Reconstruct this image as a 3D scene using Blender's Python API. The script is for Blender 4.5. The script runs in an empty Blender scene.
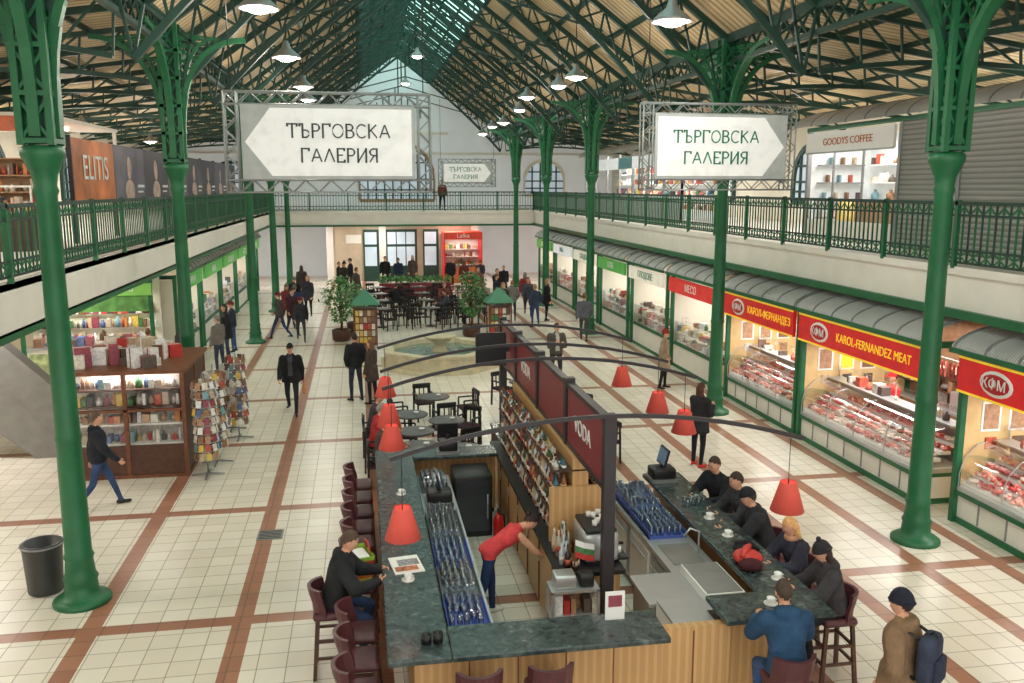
import bpy, math, random
import numpy as np
from mathutils import Vector, Matrix
random.seed(7)
V=Vector
sc=bpy.context.scene
COL=sc.collection
rad=math.radians
# ------------------------------------------------------------------ materials
def lin(c):
    return tuple(((x/255)/12.92 if x/255<=.04045 else ((x/255+.055)/1.055)**2.4) for x in c)
_mc={}
def M(name,col=(128,128,128),rough=.5,metal=0.,var=.1,scale=5.,bump=0.,bscale=40.,emit=0.,spec=.5):
    if name in _mc: return _mc[name]
    m=bpy.data.materials.new(name); m.use_nodes=True
    nt=m.node_tree; b=nt.nodes['Principled BSDF']
    c=lin(col)
    tc=nt.nodes.new('ShaderNodeTexCoord'); n=nt.nodes.new('ShaderNodeTexNoise'); n.inputs['Scale'].default_value=scale
    n.inputs['Detail'].default_value=3
    nt.links.new(tc.outputs['Object'],n.inputs['Vector'])
    r=nt.nodes.new('ShaderNodeValToRGB')
    r.color_ramp.elements[0].position=.3; r.color_ramp.elements[1].position=.7
    r.color_ramp.elements[0].color=(*[x*(1-var) for x in c],1); r.color_ramp.elements[1].color=(*[min(1,x*(1+var)) for x in c],1)
    nt.links.new(n.outputs['Fac'],r.inputs['Fac']); nt.links.new(r.outputs['Color'],b.inputs['Base Color'])
    b.inputs['Roughness'].default_value=rough; b.inputs['Metallic'].default_value=metal
    b.inputs['Specular IOR Level'].default_value=spec
    if emit>0:
        nt.links.new(r.outputs['Color'],b.inputs['Emission Color']); b.inputs['Emission Strength'].default_value=emit
    if bump>0:
        n2=nt.nodes.new('ShaderNodeTexNoise'); n2.inputs['Scale'].default_value=bscale
        nt.links.new(tc.outputs['Object'],n2.inputs['Vector'])
        bp=nt.nodes.new('ShaderNodeBump'); bp.inputs['Strength'].default_value=bump; bp.inputs['Distance'].default_value=.03
        nt.links.new(n2.outputs['Fac'],bp.inputs['Height']); nt.links.new(bp.outputs['Normal'],b.inputs['Normal'])
    _mc[name]=m; return m
def cloth(c,r=.85): return M('cloth_%d_%d_%d'%c,c,r,0,.22,7,.6,14,spec=.2)
def Glass(name,tint=(1,1,1),k=.03,fk=.35):
    if name in _mc: return _mc[name]
    m=bpy.data.materials.new(name); m.use_nodes=True; nt=m.node_tree; nt.nodes.clear()
    o=nt.nodes.new('ShaderNodeOutputMaterial'); t=nt.nodes.new('ShaderNodeBsdfTransparent'); g=nt.nodes.new('ShaderNodeBsdfGlossy')
    g.inputs['Roughness'].default_value=.05; g.inputs['Color'].default_value=(.9,.95,1,1); t.inputs['Color'].default_value=(*tint,1)
    x=nt.nodes.new('ShaderNodeMixShader'); f=nt.nodes.new('ShaderNodeFresnel'); f.inputs['IOR'].default_value=1.3
    a=nt.nodes.new('ShaderNodeMath'); a.operation='MULTIPLY_ADD'; a.inputs[1].default_value=fk; a.inputs[2].default_value=k; nt.links.new(f.outputs[0],a.inputs[0])
    nt.links.new(a.outputs[0],x.inputs[0]); nt.links.new(t.outputs[0],x.inputs[1]); nt.links.new(g.outputs[0],x.inputs[2]); nt.links.new(x.outputs[0],o.inputs[0])
    _mc[name]=m; return m
def Wave(name,c1,c2,axis,scale,rough=.5,bump=.5,metal=0):
    if name in _mc: return _mc[name]
    m=bpy.data.materials.new(name); m.use_nodes=True; nt=m.node_tree; b=nt.nodes['Principled BSDF']
    tc=nt.nodes.new('ShaderNodeTexCoord'); w=nt.nodes.new('ShaderNodeTexWave'); w.bands_direction=axis; w.inputs['Scale'].default_value=scale
    w.inputs['Distortion'].default_value=0
    nt.links.new(tc.outputs['Object'],w.inputs['Vector'])
    r=nt.nodes.new('ShaderNodeValToRGB'); r.color_ramp.elements[0].color=(*lin(c1),1); r.color_ramp.elements[1].color=(*lin(c2),1)
    r.color_ramp.elements[0].position=.15;r.color_ramp.elements[1].position=.45
    nt.links.new(w.outputs['Fac'],r.inputs['Fac'])
    nz=nt.nodes.new('ShaderNodeTexNoise'); nz.inputs['Scale'].default_value=1.5; nt.links.new(tc.outputs['Object'],nz.inputs['Vector'])
    mx=nt.nodes.new('ShaderNodeMixRGB'); mx.blend_type='MULTIPLY'; mx.inputs[0].default_value=.2
    nt.links.new(r.outputs[0],mx.inputs[1]); nt.links.new(nz.outputs['Fac'],mx.inputs[2]); nt.links.new(mx.outputs[0],b.inputs['Base Color'])
    b.inputs['Roughness'].default_value=rough; b.inputs['Metallic'].default_value=metal
    bp=nt.nodes.new('ShaderNodeBump'); bp.inputs['Strength'].default_value=bump; bp.inputs['Distance'].default_value=.03
    nt.links.new(w.outputs['Fac'],bp.inputs['Height']); nt.links.new(bp.outputs[0],b.inputs['Normal'])
    _mc[name]=m; return m
def FloorMat():
    m=bpy.data.materials.new('floor_tiles'); m.use_nodes=True; nt=m.node_tree; b=nt.nodes['Principled BSDF']; L=nt.links
    tc=nt.nodes.new('ShaderNodeTexCoord'); sp=nt.nodes.new('ShaderNodeSeparateXYZ'); L.new(tc.outputs['Object'],sp.inputs[0])
    def brick(c1,c2,mc,w,ms):
        t=nt.nodes.new('ShaderNodeTexBrick'); t.offset=0; t.squash=1; t.inputs['Scale'].default_value=1
        t.inputs['Brick Width'].default_value=w; t.inputs['Row Height'].default_value=w; t.inputs['Mortar Size'].default_value=ms
        t.inputs['Mortar Smooth'].default_value=.2
        t.inputs['Color1'].default_value=(*lin(c1),1);t.inputs['Color2'].default_value=(*lin(c2),1);t.inputs['Mortar'].default_value=(*lin(mc),1)
        L.new(tc.outputs['Object'],t.inputs['Vector']); return t
    A=brick((243,236,223),(232,223,207),(172,158,140),.33,.007)
    B=brick((178,126,102),(164,112,90),(124,98,82),.33,.008)
    def mth(op,a,bv):
        n=nt.nodes.new('ShaderNodeMath'); n.operation=op
        if isinstance(a,(int,float)): n.inputs[0].default_value=a
        else: L.new(a,n.inputs[0])
        if bv is not None:
            if isinstance(bv,(int,float)): n.inputs[1].default_value=bv
            else: L.new(bv,n.inputs[1])
        return n.outputs[0]
    acc=None
    for cx in (-3.45,-1.62,.1,4.9,6.5,7.85,9.0):
        k=mth('LESS_THAN',mth('ABSOLUTE',mth('SUBTRACT',sp.outputs[0],cx),None),.12)
        acc=k if acc is None else mth('MAXIMUM',acc,k)
    yy=mth('SUBTRACT',sp.outputs[1],2.8)
    fr=mth('ABSOLUTE',mth('SUBTRACT',mth('FRACT',mth('DIVIDE',yy,4.0),None),.5),None)
    k=mth('GREATER_THAN',fr,.5-.03); acc=mth('MAXIMUM',acc,k)
    mx=nt.nodes.new('ShaderNodeMixRGB'); L.new(acc,mx.inputs[0]); L.new(A.outputs[0],mx.inputs[1]); L.new(B.outputs[0],mx.inputs[2])
    nz=nt.nodes.new('ShaderNodeTexNoise'); nz.inputs['Scale'].default_value=.8; nz.inputs['Detail'].default_value=5; L.new(tc.outputs['Object'],nz.inputs['Vector'])
    mr=nt.nodes.new('ShaderNodeMapRange'); mr.inputs[3].default_value=.9; mr.inputs[4].default_value=1.04; L.new(nz.outputs['Fac'],mr.inputs[0])
    m2=nt.nodes.new('ShaderNodeMixRGB'); m2.blend_type='MULTIPLY'; m2.inputs[0].default_value=1
    L.new(mx.outputs[0],m2.inputs[1]); L.new(mr.outputs[0],m2.inputs[2]); L.new(m2.outputs[0],b.inputs['Base Color'])
    b.inputs['Roughness'].default_value=.28
    return m
def Marble():
    m=bpy.data.materials.new('green_marble'); m.use_nodes=True; nt=m.node_tree; b=nt.nodes['Principled BSDF']; L=nt.links
    tc=nt.nodes.new('ShaderNodeTexCoord'); n=nt.nodes.new('ShaderNodeTexNoise'); n.inputs['Scale'].default_value=9; n.inputs['Detail'].default_value=10; n.inputs['Distortion'].default_value=1.2
    L.new(tc.outputs['Object'],n.inputs['Vector']); r=nt.nodes.new('ShaderNodeValToRGB'); e=r.color_ramp.elements
    e[0].position=.35; e[0].color=(*lin((40,50,52)),1); e[1].position=.62; e[1].color=(*lin((70,84,84)),1)
    x=e.new(.75); x.color=(*lin((112,124,122)),1)
    L.new(n.outputs['Fac'],r.inputs['Fac']); L.new(r.outputs[0],b.inputs['Base Color']); b.inputs['Roughness'].default_value=.25
    return m
GREEN=M('green_paint',(32,104,66),.42,0,.15,3)
DGREEN=M('dark_green_paint',(26,62,52),.5,0,.15,3)
WHITE=M('white_paint',(238,234,226),.6,0,.04,2)
CREAM=M('cream_plaster',(232,226,210),.8,0,.05,1.2)
GREYM=M('grey_metal',(150,152,152),.35,.5,.08,4)
STEEL=M('stainless_steel',(192,194,196),.32,.6,.06,3)
BLACK=M('black_plastic',(28,28,30),.45)
DARK=M('dark_frame',(54,50,54),.45,.2)
MAROON=M('maroon_panel',(132,44,54),.4)
LEATHER=M('maroon_leather',(84,42,48),.42,0,.15,8)
DWOOD=M('dark_wood',(84,52,38),.45,0,.25,9)
WOOD=Wave('oak_wood',(214,172,118),(200,156,104),'X',3.5,.45,.1)
BWOOD=M('brown_wood',(118,70,44),.45,0,.25,12)
MARBLE=Marble(); GLASS=Glass('clear_glass'); RED=M('red_sign',(208,36,40),.4,emit=.18); YEL=M('yellow_paint',(250,212,60),.5,emit=.25)
LAMPRED=M('red_lampshade',(216,88,76),.75,0,.08,3,emit=.1)
PURE=M('bright_white',(244,244,242),.5,0,.02)
GLOW=M('lamp_glow',(255,250,238),.5,0,.01,emit=10)
ROOF=Wave('corrugated_roof',(196,168,128),(242,218,176),'Y',1.3,.6,.7)
CANOPY=Wave('canopy_metal',(168,172,170),(206,208,208),'X',6,.4,.5,.1)
SHUT=Wave('roller_shutter',(140,140,136),(172,172,168),'Z',3.,.5,.6,.1)
TEXTG=M('sign_green_text',(34,120,92),.6); TEXTK=M('sign_dark_text',(66,74,70),.6)
PALC=[(196,60,54),(222,190,90),(80,130,80),(230,226,214),(80,104,150),(204,130,72),(124,80,56),(236,236,240),(150,70,84),(120,160,170),(52,56,66),(216,180,146),(226,222,216),(190,170,150)]
PAL=[M('pack_%d'%i,c,.5,0,.2,20) for i,c in enumerate(PALC)]
MUTE=[M('mute_%d'%i,c,.5,0,.25,16) for i,c in enumerate([(196,176,150),(150,110,80),(222,214,200),(120,96,84),(180,140,110),(204,198,190),(98,84,78),(190,90,70)])]
MEAT=[M('meat_%d'%i,c,.35,0,.35,30,emit=.05) for i,c in enumerate([(184,54,52),(218,116,106),(140,42,40),(230,158,142),(198,78,68),(236,208,196)])]
SKIN=M('skin',(222,170,142),.55,0,.06,12,spec=.3); EYEW=M('eye_white',(238,236,230),.3); EYED=M('eye_dark',(34,24,20),.3); LIP=M('lips',(176,92,84),.5)
# ------------------------------------------------------------------ mesh builder
class MB:
    def __init__(s): s.v=[];s.f=[];s.m=[];s.sm=[];s.mats=[]
    def mi(s,mat):
        if mat not in s.mats: s.mats.append(mat)
        return s.mats.index(mat)
    def add(s,vs,fs,mat,smooth=False):
        o=len(s.v); s.v+=[tuple(x) for x in vs]; k=s.mi(mat)
        for f in fs: s.f.append(tuple(i+o for i in f)); s.m.append(k); s.sm.append(smooth)
    def b(s,x0,x1,y0,y1,z0,z1,mat,T=None):
        vs=[V((x,y,z)) for z in (z0,z1) for y in (y0,y1) for x in (x0,x1)]
        if T: vs=[T@p for p in vs]
        s.add(vs,[(0,2,3,1),(4,5,7,6),(0,1,5,4),(2,6,7,3),(0,4,6,2),(1,3,7,5)],mat)
    def box(s,c,d,mat,rz=0,R=None):
        T=Matrix.Translation(V(c))@(R.to_4x4() if R else Matrix.Rotation(rz,4,'Z'))
        s.b(-d[0]/2,d[0]/2,-d[1]/2,d[1]/2,-d[2]/2,d[2]/2,mat,T)
    def rbox(s,c,d,mat,r=.02,rz=0,sm=True):
        T=Matrix.Translation(V(c))@Matrix.Rotation(rz,4,'Z')
        hx,hy,hz=[q/2 for q in d]; r=min(r,hx,hy,hz)
        rings=[]
        for dz,ins in ((-hz,r),(-hz+r*.3,r*.3),(-hz+r,0),(hz-r,0),(hz-r*.3,r*.3),(hz,r)):
            ring=[]
            for (sx,sy,a0) in ((1,1,0),(-1,1,90),(-1,-1,180),(1,-1,270)):
                for k in (0,45,90):
                    a=rad(a0+k); ring.append(T@V((sx*(hx-r)+math.cos(a)*(r-ins), sy*(hy-r)+math.sin(a)*(r-ins), dz)))
            rings.append(ring)
        s.rings(rings,mat,sm)
    def rings(s,R,mat,smooth=True,cap=True,closed=True):
        n=len(R[0]); vs=[p for r in R for p in r]; fs=[]
        for i in range(len(R)-1):
            for j in range(n if closed else n-1):
                k=(j+1)%n; fs.append((i*n+j,i*n+k,(i+1)*n+k,(i+1)*n+j))
        if cap: fs.append(tuple(range(n))[::-1]); fs.append(tuple((len(R)-1)*n+j for j in range(n)))
        s.add(vs,fs,mat,smooth)
    def beam(s,a,b,w,h,mat):
        a=V(a);b=V(b);d=b-a;L=d.length
        if L<1e-6: return
        z=d/L; up=V((0,0,1)) if abs(z.z)<.98 else V((0,1,0))
        x=z.cross(up).normalized(); y=x.cross(z)
        vs=[a+x*i*w/2+y*j*h/2+z*k for k in (0,L) for j in (-1,1) for i in (-1,1)]
        s.add(vs,[(0,2,3,1),(4,5,7,6),(0,1,5,4),(2,6,7,3),(0,4,6,2),(1,3,7,5)],mat)
    def tube(s,pts,rs,mat,n=8,smooth=True):
        pts=[V(p) for p in pts]
        if isinstance(rs,(int,float)): rs=[rs]*len(pts)
        R=[];px=None
        for i,p in enumerate(pts):
            d=(pts[min(i+1,len(pts)-1)]-pts[max(i-1,0)]).normalized()
            if px is None:
                up=V((0,0,1)) if abs(d.z)<.9 else V((0,1,0)); x=d.cross(up).normalized()
            else: x=(px-d*px.dot(d)).normalized()
            px=x; y=d.cross(x)
            R.append([p+(x*math.cos(2*math.pi*j/n)+y*math.sin(2*math.pi*j/n))*rs[i] for j in range(n)])
        s.rings(R,mat,smooth)
    def capsule(s,a,b,ra,rb,mat,n=10):
        a=V(a);b=V(b);d=(b-a).normalized()
        pts=[];rs=[]
        for q in (-.98,-.8,-.4): pts.append(a+d*ra*q); rs.append(ra*math.sqrt(1-q*q))
        pts.append(a);rs.append(ra);pts.append(b);rs.append(rb)
        for q in (.4,.8,.98): pts.append(b+d*rb*q); rs.append(rb*math.sqrt(1-q*q))
        s.tube(pts,rs,mat,n)
    def lathe(s,c,prof,mat,n=16,smooth=True):
        c=V(c); s.rings([[c+V((r*math.cos(2*math.pi*j/n),r*math.sin(2*math.pi*j/n),z)) for j in range(n)] for r,z in prof],mat,smooth)
    def ell(s,c,r,mat,n=12,m=8,T=None):
        c=V(c);R=[]
        for i in range(m+1):
            th=math.pi*i/m; th=min(max(th,.08),math.pi-.08)
            ring=[V((r[0]*math.sin(th)*math.cos(2*math.pi*j/n),r[1]*math.sin(th)*math.sin(2*math.pi*j/n),-r[2]*math.cos(th))) for j in range(n)]
            R.append([c+(T@p if T else p) for p in ring])
        s.rings(R,mat,True)
    def mesh(s,name):
        me=bpy.data.meshes.new(name); me.from_pydata(s.v,[],s.f)
        for m in s.mats: me.materials.append(m)
        me.polygons.foreach_set('material_index',s.m); me.polygons.foreach_set('use_smooth',s.sm); me.update(); return me
    def obj(s,name,loc=(0,0,0),rz=0,parent=None):
        return inst(s.mesh(name),name,loc,rz,parent)
def inst(me,name,loc=(0,0,0),rz=0,parent=None):
    o=bpy.data.objects.new(name,me); o.location=loc; o.rotation_euler=(0,0,rz); COL.objects.link(o)
    if parent: o.parent=parent
    return o
def text(body,size,mat,loc,rot,parent=None,name='lettering',ext=.004,sx=1):
    cu=bpy.data.curves.new(name,'FONT'); cu.body=body; cu.size=size; cu.align_x='CENTER'; cu.align_y='CENTER'; cu.extrude=ext
    cu.materials.append(mat); cu.space_line=.95
    o=bpy.data.objects.new(name,cu); o.location=loc; o.rotation_euler=rot; o.scale=(sx,1,1); COL.objects.link(o)
    if parent: o.parent=parent
    return o
FY=(rad(90),0,0)
def earc(cx,cy,rx,ry,a0,a1,n=8): return [(cx+rx*math.cos(rad(a0+(a1-a0)*i/n)),cy+ry*math.sin(rad(a0+(a1-a0)*i/n))) for i in range(n+1)]
GL={'Т':(.72,[[(0,.86),(0,1),(.72,1),(.72,.86)],[(.36,0),(.36,1)]]),'Ъ':(.72,[[(0,.88),(0,1),(.22,1),(.22,0),(.45,0)]+earc(.45,.27,.25,.27,-90,90)+[(.22,.54)]]),
 'Р':(.58,[[(.05,0),(.05,1),(.3,1)]+earc(.3,.74,.27,.26,90,-90)+[(.05,.48)]]),'Г':(.58,[[(.05,0),(.05,1),(.58,1),(.58,.86)]]),'О':(.8,[earc(.4,.5,.4,.5,0,360,18)]),
 'В':(.62,[[(.05,0),(.05,1),(.3,1)]+earc(.3,.77,.24,.23,90,-90)+[(.05,.54)],[(.3,.54)]+earc(.3,.27,.3,.27,90,-90)+[(.05,0)]]),'С':(.7,[earc(.4,.5,.4,.5,45,315,14)]),
 'К':(.68,[[(.05,0),(.05,1)],[(.62,1),(.05,.45)],[(.2,.58),(.66,0)]]),'А':(.76,[[(0,0),(.38,1),(.76,0)],[(.13,.34),(.63,.34)]]),'Л':(.76,[[(0,0),(.38,1),(.76,0)]]),
 'Е':(.58,[[(.56,.88),(.56,1),(.05,1),(.05,0),(.58,0),(.58,.12)],[(.05,.52),(.46,.52)]]),'И':(.72,[[(.05,1),(.05,0)],[(.05,0),(.67,1)],[(.67,1),(.67,0)]]),
 'Я':(.62,[[(.57,0),(.57,1),(.3,1)]+earc(.3,.75,.26,.25,90,270)+[(.57,.5)],[(.36,.5),(.02,0)]])}
def strokes(mb,word,h,cx,z,y,mat,w=.02,gap=.2):
    tot=sum(GL[c][0] for c in word)*h+gap*h*(len(word)-1); x=cx-tot/2
    for c in word:
        gw,ps=GL[c]
        for p in ps:
            for a,b_ in zip(p[:-1],p[1:]):
                ww=w*(1.25 if abs(a[0]-b_[0])<.05 else .9)
                if abs(a[0]-b_[0])>1e-3: mb.beam((x+a[0]*h,y,z+a[1]*h),(x+b_[0]*h,y,z+b_[1]*h),.008,ww,mat)
                else: mb.b(x+a[0]*h-ww/2,x+a[0]*h+ww/2,y-.004,y+.004,z+min(a[1],b_[1])*h-ww*.4,z+max(a[1],b_[1])*h+ww*.4,mat)
        x+=gw*h+gap*h
# ------------------------------------------------------------------ people
def remesh(mb,vox):
    me=mb.mesh('tmp'); o=bpy.data.objects.new('tmp',me); COL.objects.link(o)
    r=o.modifiers.new('r','REMESH'); r.mode='VOXEL'; r.voxel_size=vox
    q=o.modifiers.new('s','SMOOTH'); q.factor=.5; q.iterations=3
    dg=bpy.context.evaluated_depsgraph_get(); e=o.evaluated_get(dg); m2=e.to_mesh()
    n=len(m2.vertices); co=np.zeros(n*3); m2.vertices.foreach_get('co',co); co=co.reshape(-1,3)
    fs=[tuple(p.vertices) for p in m2.polygons]
    e.to_mesh_clear(); bpy.data.objects.remove(o); bpy.data.meshes.remove(me)
    return co,fs
def head(mb,c,R,skin,hair,style,hat,hatmat,female,s):
    def T(p): return V(c)+R@(V(p)*s)
    n,m=22,16
    a,bb,hh=(.073,.094,.118)
    def pt(th,ph,k=1.):
        x=math.sin(th)*math.cos(ph); y=math.sin(th)*math.sin(ph); z=-math.cos(th)
        X=x*a*k;Y=y*bb*k;Z=z*hh*k
        if z<0:
            f=(-z)**1.6; X*=1-.28*f; Y=Y*(1-.12*f)+ (.018*f)
            if y<0: Y*=1-.35*f
        return X,Y,Z,x,y,z
    Rg=[[T(pt(min(max(math.pi*i/m,.06),math.pi-.06),2*math.pi*j/n)[:3]) for j in range(n)] for i in range(m+1)]
    mb.rings(Rg,skin,True)
    vs=[(0,.088,.022),(-.013,.086,-.026),(.013,.086,-.026),(0,.116,-.024),(0,.086,-.036)]
    mb.add([T(p) for p in vs],[(0,1,3),(0,3,2),(1,4,3),(3,4,2)],skin,True)
    Rm=R.to_3x3()
    for sd in (-1,1):
        mb.ell(T((sd*.03,.079,.012)),(.014*s,.009*s,.008*s),EYEW,8,6,Rm)
        mb.ell(T((sd*.03,.086,.012)),(.006*s,.005*s,.006*s),EYED,6,5,Rm)
        mb.ell(T((sd*.031,.086,.03)),(.016*s,.005*s,.0035*s),hair,6,4,Rm)
        mb.ell(T((sd*.074,-.004,-.004)),(.009*s,.018*s,.028*s),skin,8,6,Rm)
    mb.ell(T((0,.087,-.056)),(.024*s,.007*s,.007*s),LIP,8,5,Rm)
    def shell(k,thr,mat,off=(0,0,0)):
        vs=[];fs=[];idx={}
        def vid(i,j):
            j%=n
            if (i,j) not in idx:
                X,Y,Z,_,_,_=pt(min(max(math.pi*i/m,.02),math.pi-.02),2*math.pi*j/n,k); idx[(i,j)]=len(vs); vs.append(T((X+off[0],Y+off[1],Z+off[2])))
            return idx[(i,j)]
        for i in range(m):
            for j in range(n):
                th=math.pi*(i+.5)/m; ph=2*math.pi*(j+.5)/n
                x=math.sin(th)*math.cos(ph); y=math.sin(th)*math.sin(ph); z=-math.cos(th)
                if thr(x,y,z): fs.append((vid(i,j),vid(i,j+1),vid(i+1,j+1),vid(i+1,j)))
        mb.add(vs,fs,mat,True)
    if style!='bald':
        shell(1.09,lambda x,y,z: z> (.12+.55*y if y>0 else .12+.75*y),hair,(0,-.005,.003))
    if style=='long':
        Rh=[]
        for dz,w,dd in ((.05,.082,.075),(-.03,.09,.08),(-.1,.095,.065),(-.17,.09,.055),(-.23,.06,.04)):
            Rh.append([T((w*math.cos(2*math.pi*j/12),-.045+dd*.75*math.sin(2*math.pi*j/12),dz)) for j in range(12)])
        mb.rings(Rh,hair,True)
    if style=='bun':
        mb.ell(T((0,-.11,.04)),(.04*s,.04*s,.04*s),hair)
    if hat=='beanie':
        shell(1.2,lambda x,y,z: z>.12,hatmat,(0,-.004,.006))
        mb.tube([T((.088*math.cos(q),-.004+.11*math.sin(q),.022)) for q in [2*math.pi*i/14 for i in range(15)]],.012*s,hatmat,6)
        if female: mb.ell(T((0,0,.16)),(.03*s,.03*s,.03*s),hatmat)
    if hat=='cap':
        shell(1.18,lambda x,y,z: z>.28,hatmat,(0,-.002,.004))
        vs=[T((x,y,z)) for x,y,z in ((-.06,.08,.045),(-.045,.15,.035),(0,.17,.035),(.045,.15,.035),(.06,.08,.045))]
        mb.add(vs+[v+V((0,0,-.008)) for v in vs],[(0,1,2,3,4),(9,8,7,6,5),(0,5,6,1),(1,6,7,2),(2,7,8,3),(3,8,9,4)],hatmat)
def person(name,x,y,ang,h=1.75,pose='stand',top=(30,30,34),pants=(36,38,46),shoes=(25,22,22),hair=(50,36,28),style='short',
           hat=None,hatc=(20,20,22),coat=0,ct=.02,vox=.03,pz=None,lean=0,hp=0,hy=0,skinarm=False,female=False,hood=False,bald=False,z0=0,aL=None,aR=None,legs=None,build=1.,skinc=SKIN,scarf=None,shirt=None):
    s=h/1.75
    P={'stand':dict(l=((2,4),(-2,4)),aL=(4,11,14,0),aR=(4,11,14,0)),
       'walk':dict(l=((24,6),(-16,22)),aL=(-20,10,14,0),aR=(24,10,22,0)),
       'pockets':dict(l=((3,4),(-3,6)),aL=(-12,20,48,22),aR=(-12,20,48,22)),
       'phone':dict(l=((2,4),(-2,4)),aL=(18,8,95,25),aR=(20,8,100,25)),
       'cross':dict(l=((2,4),(-2,4)),aL=(20,12,75,55),aR=(24,12,80,55)),
       'sit':dict(l=((84,86),(80,80)),aL=(32,12,60,22),aR=(28,12,66,26)),
       'stool':dict(l=((70,82),(64,76)),aL=(38,16,58,26),aR=(34,18,62,30))}[pose]
    l=legs or P['l']; aL=aL or P['aL']; aR=aR or P['aR']
    topm=cloth(top); pm=cloth(pants); sm=M('shoe_%d_%d_%d'%shoes,shoes,.4); hm=M('hair_%d_%d_%d'%hair,hair,.6,0,.25,40,.5,90); hatm=cloth(hatc)
    d2=lambda t,b,sd:V((sd*math.sin(rad(b)),math.cos(rad(b))*math.sin(rad(t)),-math.cos(rad(b))*math.cos(rad(t))))
    hips=[];low=0
    for sd,(t,k) in zip((-1,1),l):
        hj=V((sd*.09*s,0,-.03*s)); ab=4 if pose not in('sit','stool') else 9
        kn=hj+d2(t,ab,sd)*.42*s; an=kn+d2(t-k,0,sd)*.42*s; hips.append((hj,kn,an)); low=min(low,an.z)
    pzz=(pz if pz is not None else -low+.075*s)
    pel=V((0,0,pzz)); TR=Matrix.Rotation(-rad(lean),3,'X')
    up=lambda dx,dy,dz: pel+TR@(V((dx,dy,dz))*s)
    mb=MB(); segs=[]; dm=topm
    def cap(a,b,ra,rb,key): mb.capsule(a,b,ra,rb,dm); segs.append((V(a),V(b),ra,rb,key))
    fw=.93 if female else 1.
    lv=[(-.10,.11,.085),(-.04,.16,.115),(.06,.155,.112),(.18,.135*fw,.10),(.30,.158*fw,.115),(.40,.168*fw,.112),(.46,.135*fw,.09),(.51,.075,.065),(.545,.05,.05)]
    R=[]
    for dz,rx,ry in lv:
        k=ct*.9 if dz<.5 else ct*.3
        R.append([up((rx*build+k)*math.cos(q),(ry*build+k)*math.sin(q)+(.01 if .25<dz<.45 else 0),dz) for q in [2*math.pi*j/16 for j in range(16)]])
    mb.rings(R,dm,True)
    segs+= [(up(0,0,-.02),up(0,0,.03),.13,.14,'pants'),(up(0,0,.12),up(0,0,.40),.13+ct,.13+ct,'top'),(up(-.1,0,.40),up(.1,0,.40),.11+ct,.11+ct,'top')]
    cap(up(0,0,.5),up(0,.02,.6),.052*s,.05*s,'skin')
    if hood: cap(up(-.06,-.06,.5),up(.06,-.06,.5),.07*s,.07*s,'top')
    if hood or coat: 
        cap(up(-.05,.02,.515),up(.05,.02,.515),.05*s,.05*s,'top')
    for (hj,kn,an),sd in zip(hips,(-1,1)):
        hj,kn,an=[pel+q for q in (hj,kn,an)]
        cap(hj,kn,.088*s*build,.06*s,'pants'); cap(kn,an,.06*s,.042*s,'pants')
        f=V((sd*.18,1,0)).normalized(); zb=an.z-.04*s
        cap(V((an.x,an.y,zb))-f*.05*s,V((an.x,an.y,zb-.005))+f*.15*s,.036*s,.032*s,'shoes')
        segs.append((V((an.x,an.y,zb)),V((an.x,an.y,zb+.02)),.05,.045,'shoes'))
    if coat:
        R=[]
        nl=8; t0=sum(q[0] for q in l)/2
        for i in range(nl):
            u=i/(nl-1); dz=.1-u*(coat+.1); off=max(0,u-.2)*math.tan(rad(min(max(t0,0),40)))*coat
            R.append([pel+V(((.16+ct+.035*u)*math.cos(q)*s,(.125+ct+.05*u)*math.sin(q)*s+off,dz*s)) for q in [2*math.pi*j/16 for j in range(16)]])
        mb.rings(R,dm,True)
    hands=[]
    for sd,(p,a,e,w) in ((-1,aL),(1,aR)):
        sh=up(sd*.178*fw*build,0,.435); el=sh+d2(p,a,sd)*.285*s
        fd=V((-sd*math.sin(rad(w))+sd*.05,math.cos(rad(w))*math.sin(rad(p+e)),-math.cos(rad(w))*math.cos(rad(p+e)))).normalized()
        wr=el+fd*.25*s; ky='skin' if skinarm else 'top'; k=0 if skinarm else ct
        cap(sh,el,.056*s+k,.044*s+k,ky); cap(el,wr,.043*s+k,.03*s+k*.6,ky)
        cap(wr-fd*.01,wr+fd*.03,.026*s,.028*s,'skin')
        nrm=V((-sd,0,0)); nrm=(nrm-fd*nrm.dot(fd)); 
        if nrm.length<.3: nrm=V((0,0,-1))-fd*(-fd.z)
        nrm.normalize(); sv=fd.cross(nrm)
        if sv.y<0 and abs(sv.y)>abs(sv.z) or (abs(sv.z)>=abs(sv.y) and sv.z<0): sv=-sv
        T=Matrix((sv,nrm,fd)).transposed()
        mb.ell(wr+fd*.055*s,(.041*s,.019*s,.05*s),dm,10,8,T); segs.append((wr+fd*.03*s,wr+fd*.09*s,.03,.03,'skin'))
        hands.append((wr,fd,nrm,sv))
    co,fs=remesh(mb,vox)
    km={'top':topm,'pants':pm,'shoes':sm,'skin':skinc}
    keys=['top','pants','shoes','skin']; out=MB()
    for k in keys: out.mi(km[k])
    fc=np.array([co[list(f)].mean(0) for f in fs])
    best=np.full(len(fs),9.); lab=np.zeros(len(fs),int)
    for a,b,ra,rb,key in segs:
        a=np.array(a);b=np.array(b);d=b-a;t=np.clip(((fc-a)@d)/max(d@d,1e-9),0,1)
        ds=np.linalg.norm(fc-a-t[:,None]*d,axis=1)-(ra+(rb-ra)*t)
        k=ds<best; best[k]=ds[k]; lab[k]=keys.index(key)
    if coat:
        k=(lab==1)&(fc[:,2]>pzz-coat*s-.01); lab[k]=0
    else:
        k=(lab==1)&(fc[:,2]>pzz-.06*s)&(np.abs(fc[:,1])<.2); lab[k]=0
    mm=[out.mi(km[q]) for q in keys]
    mml=[mm[q] for q in lab]
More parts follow.
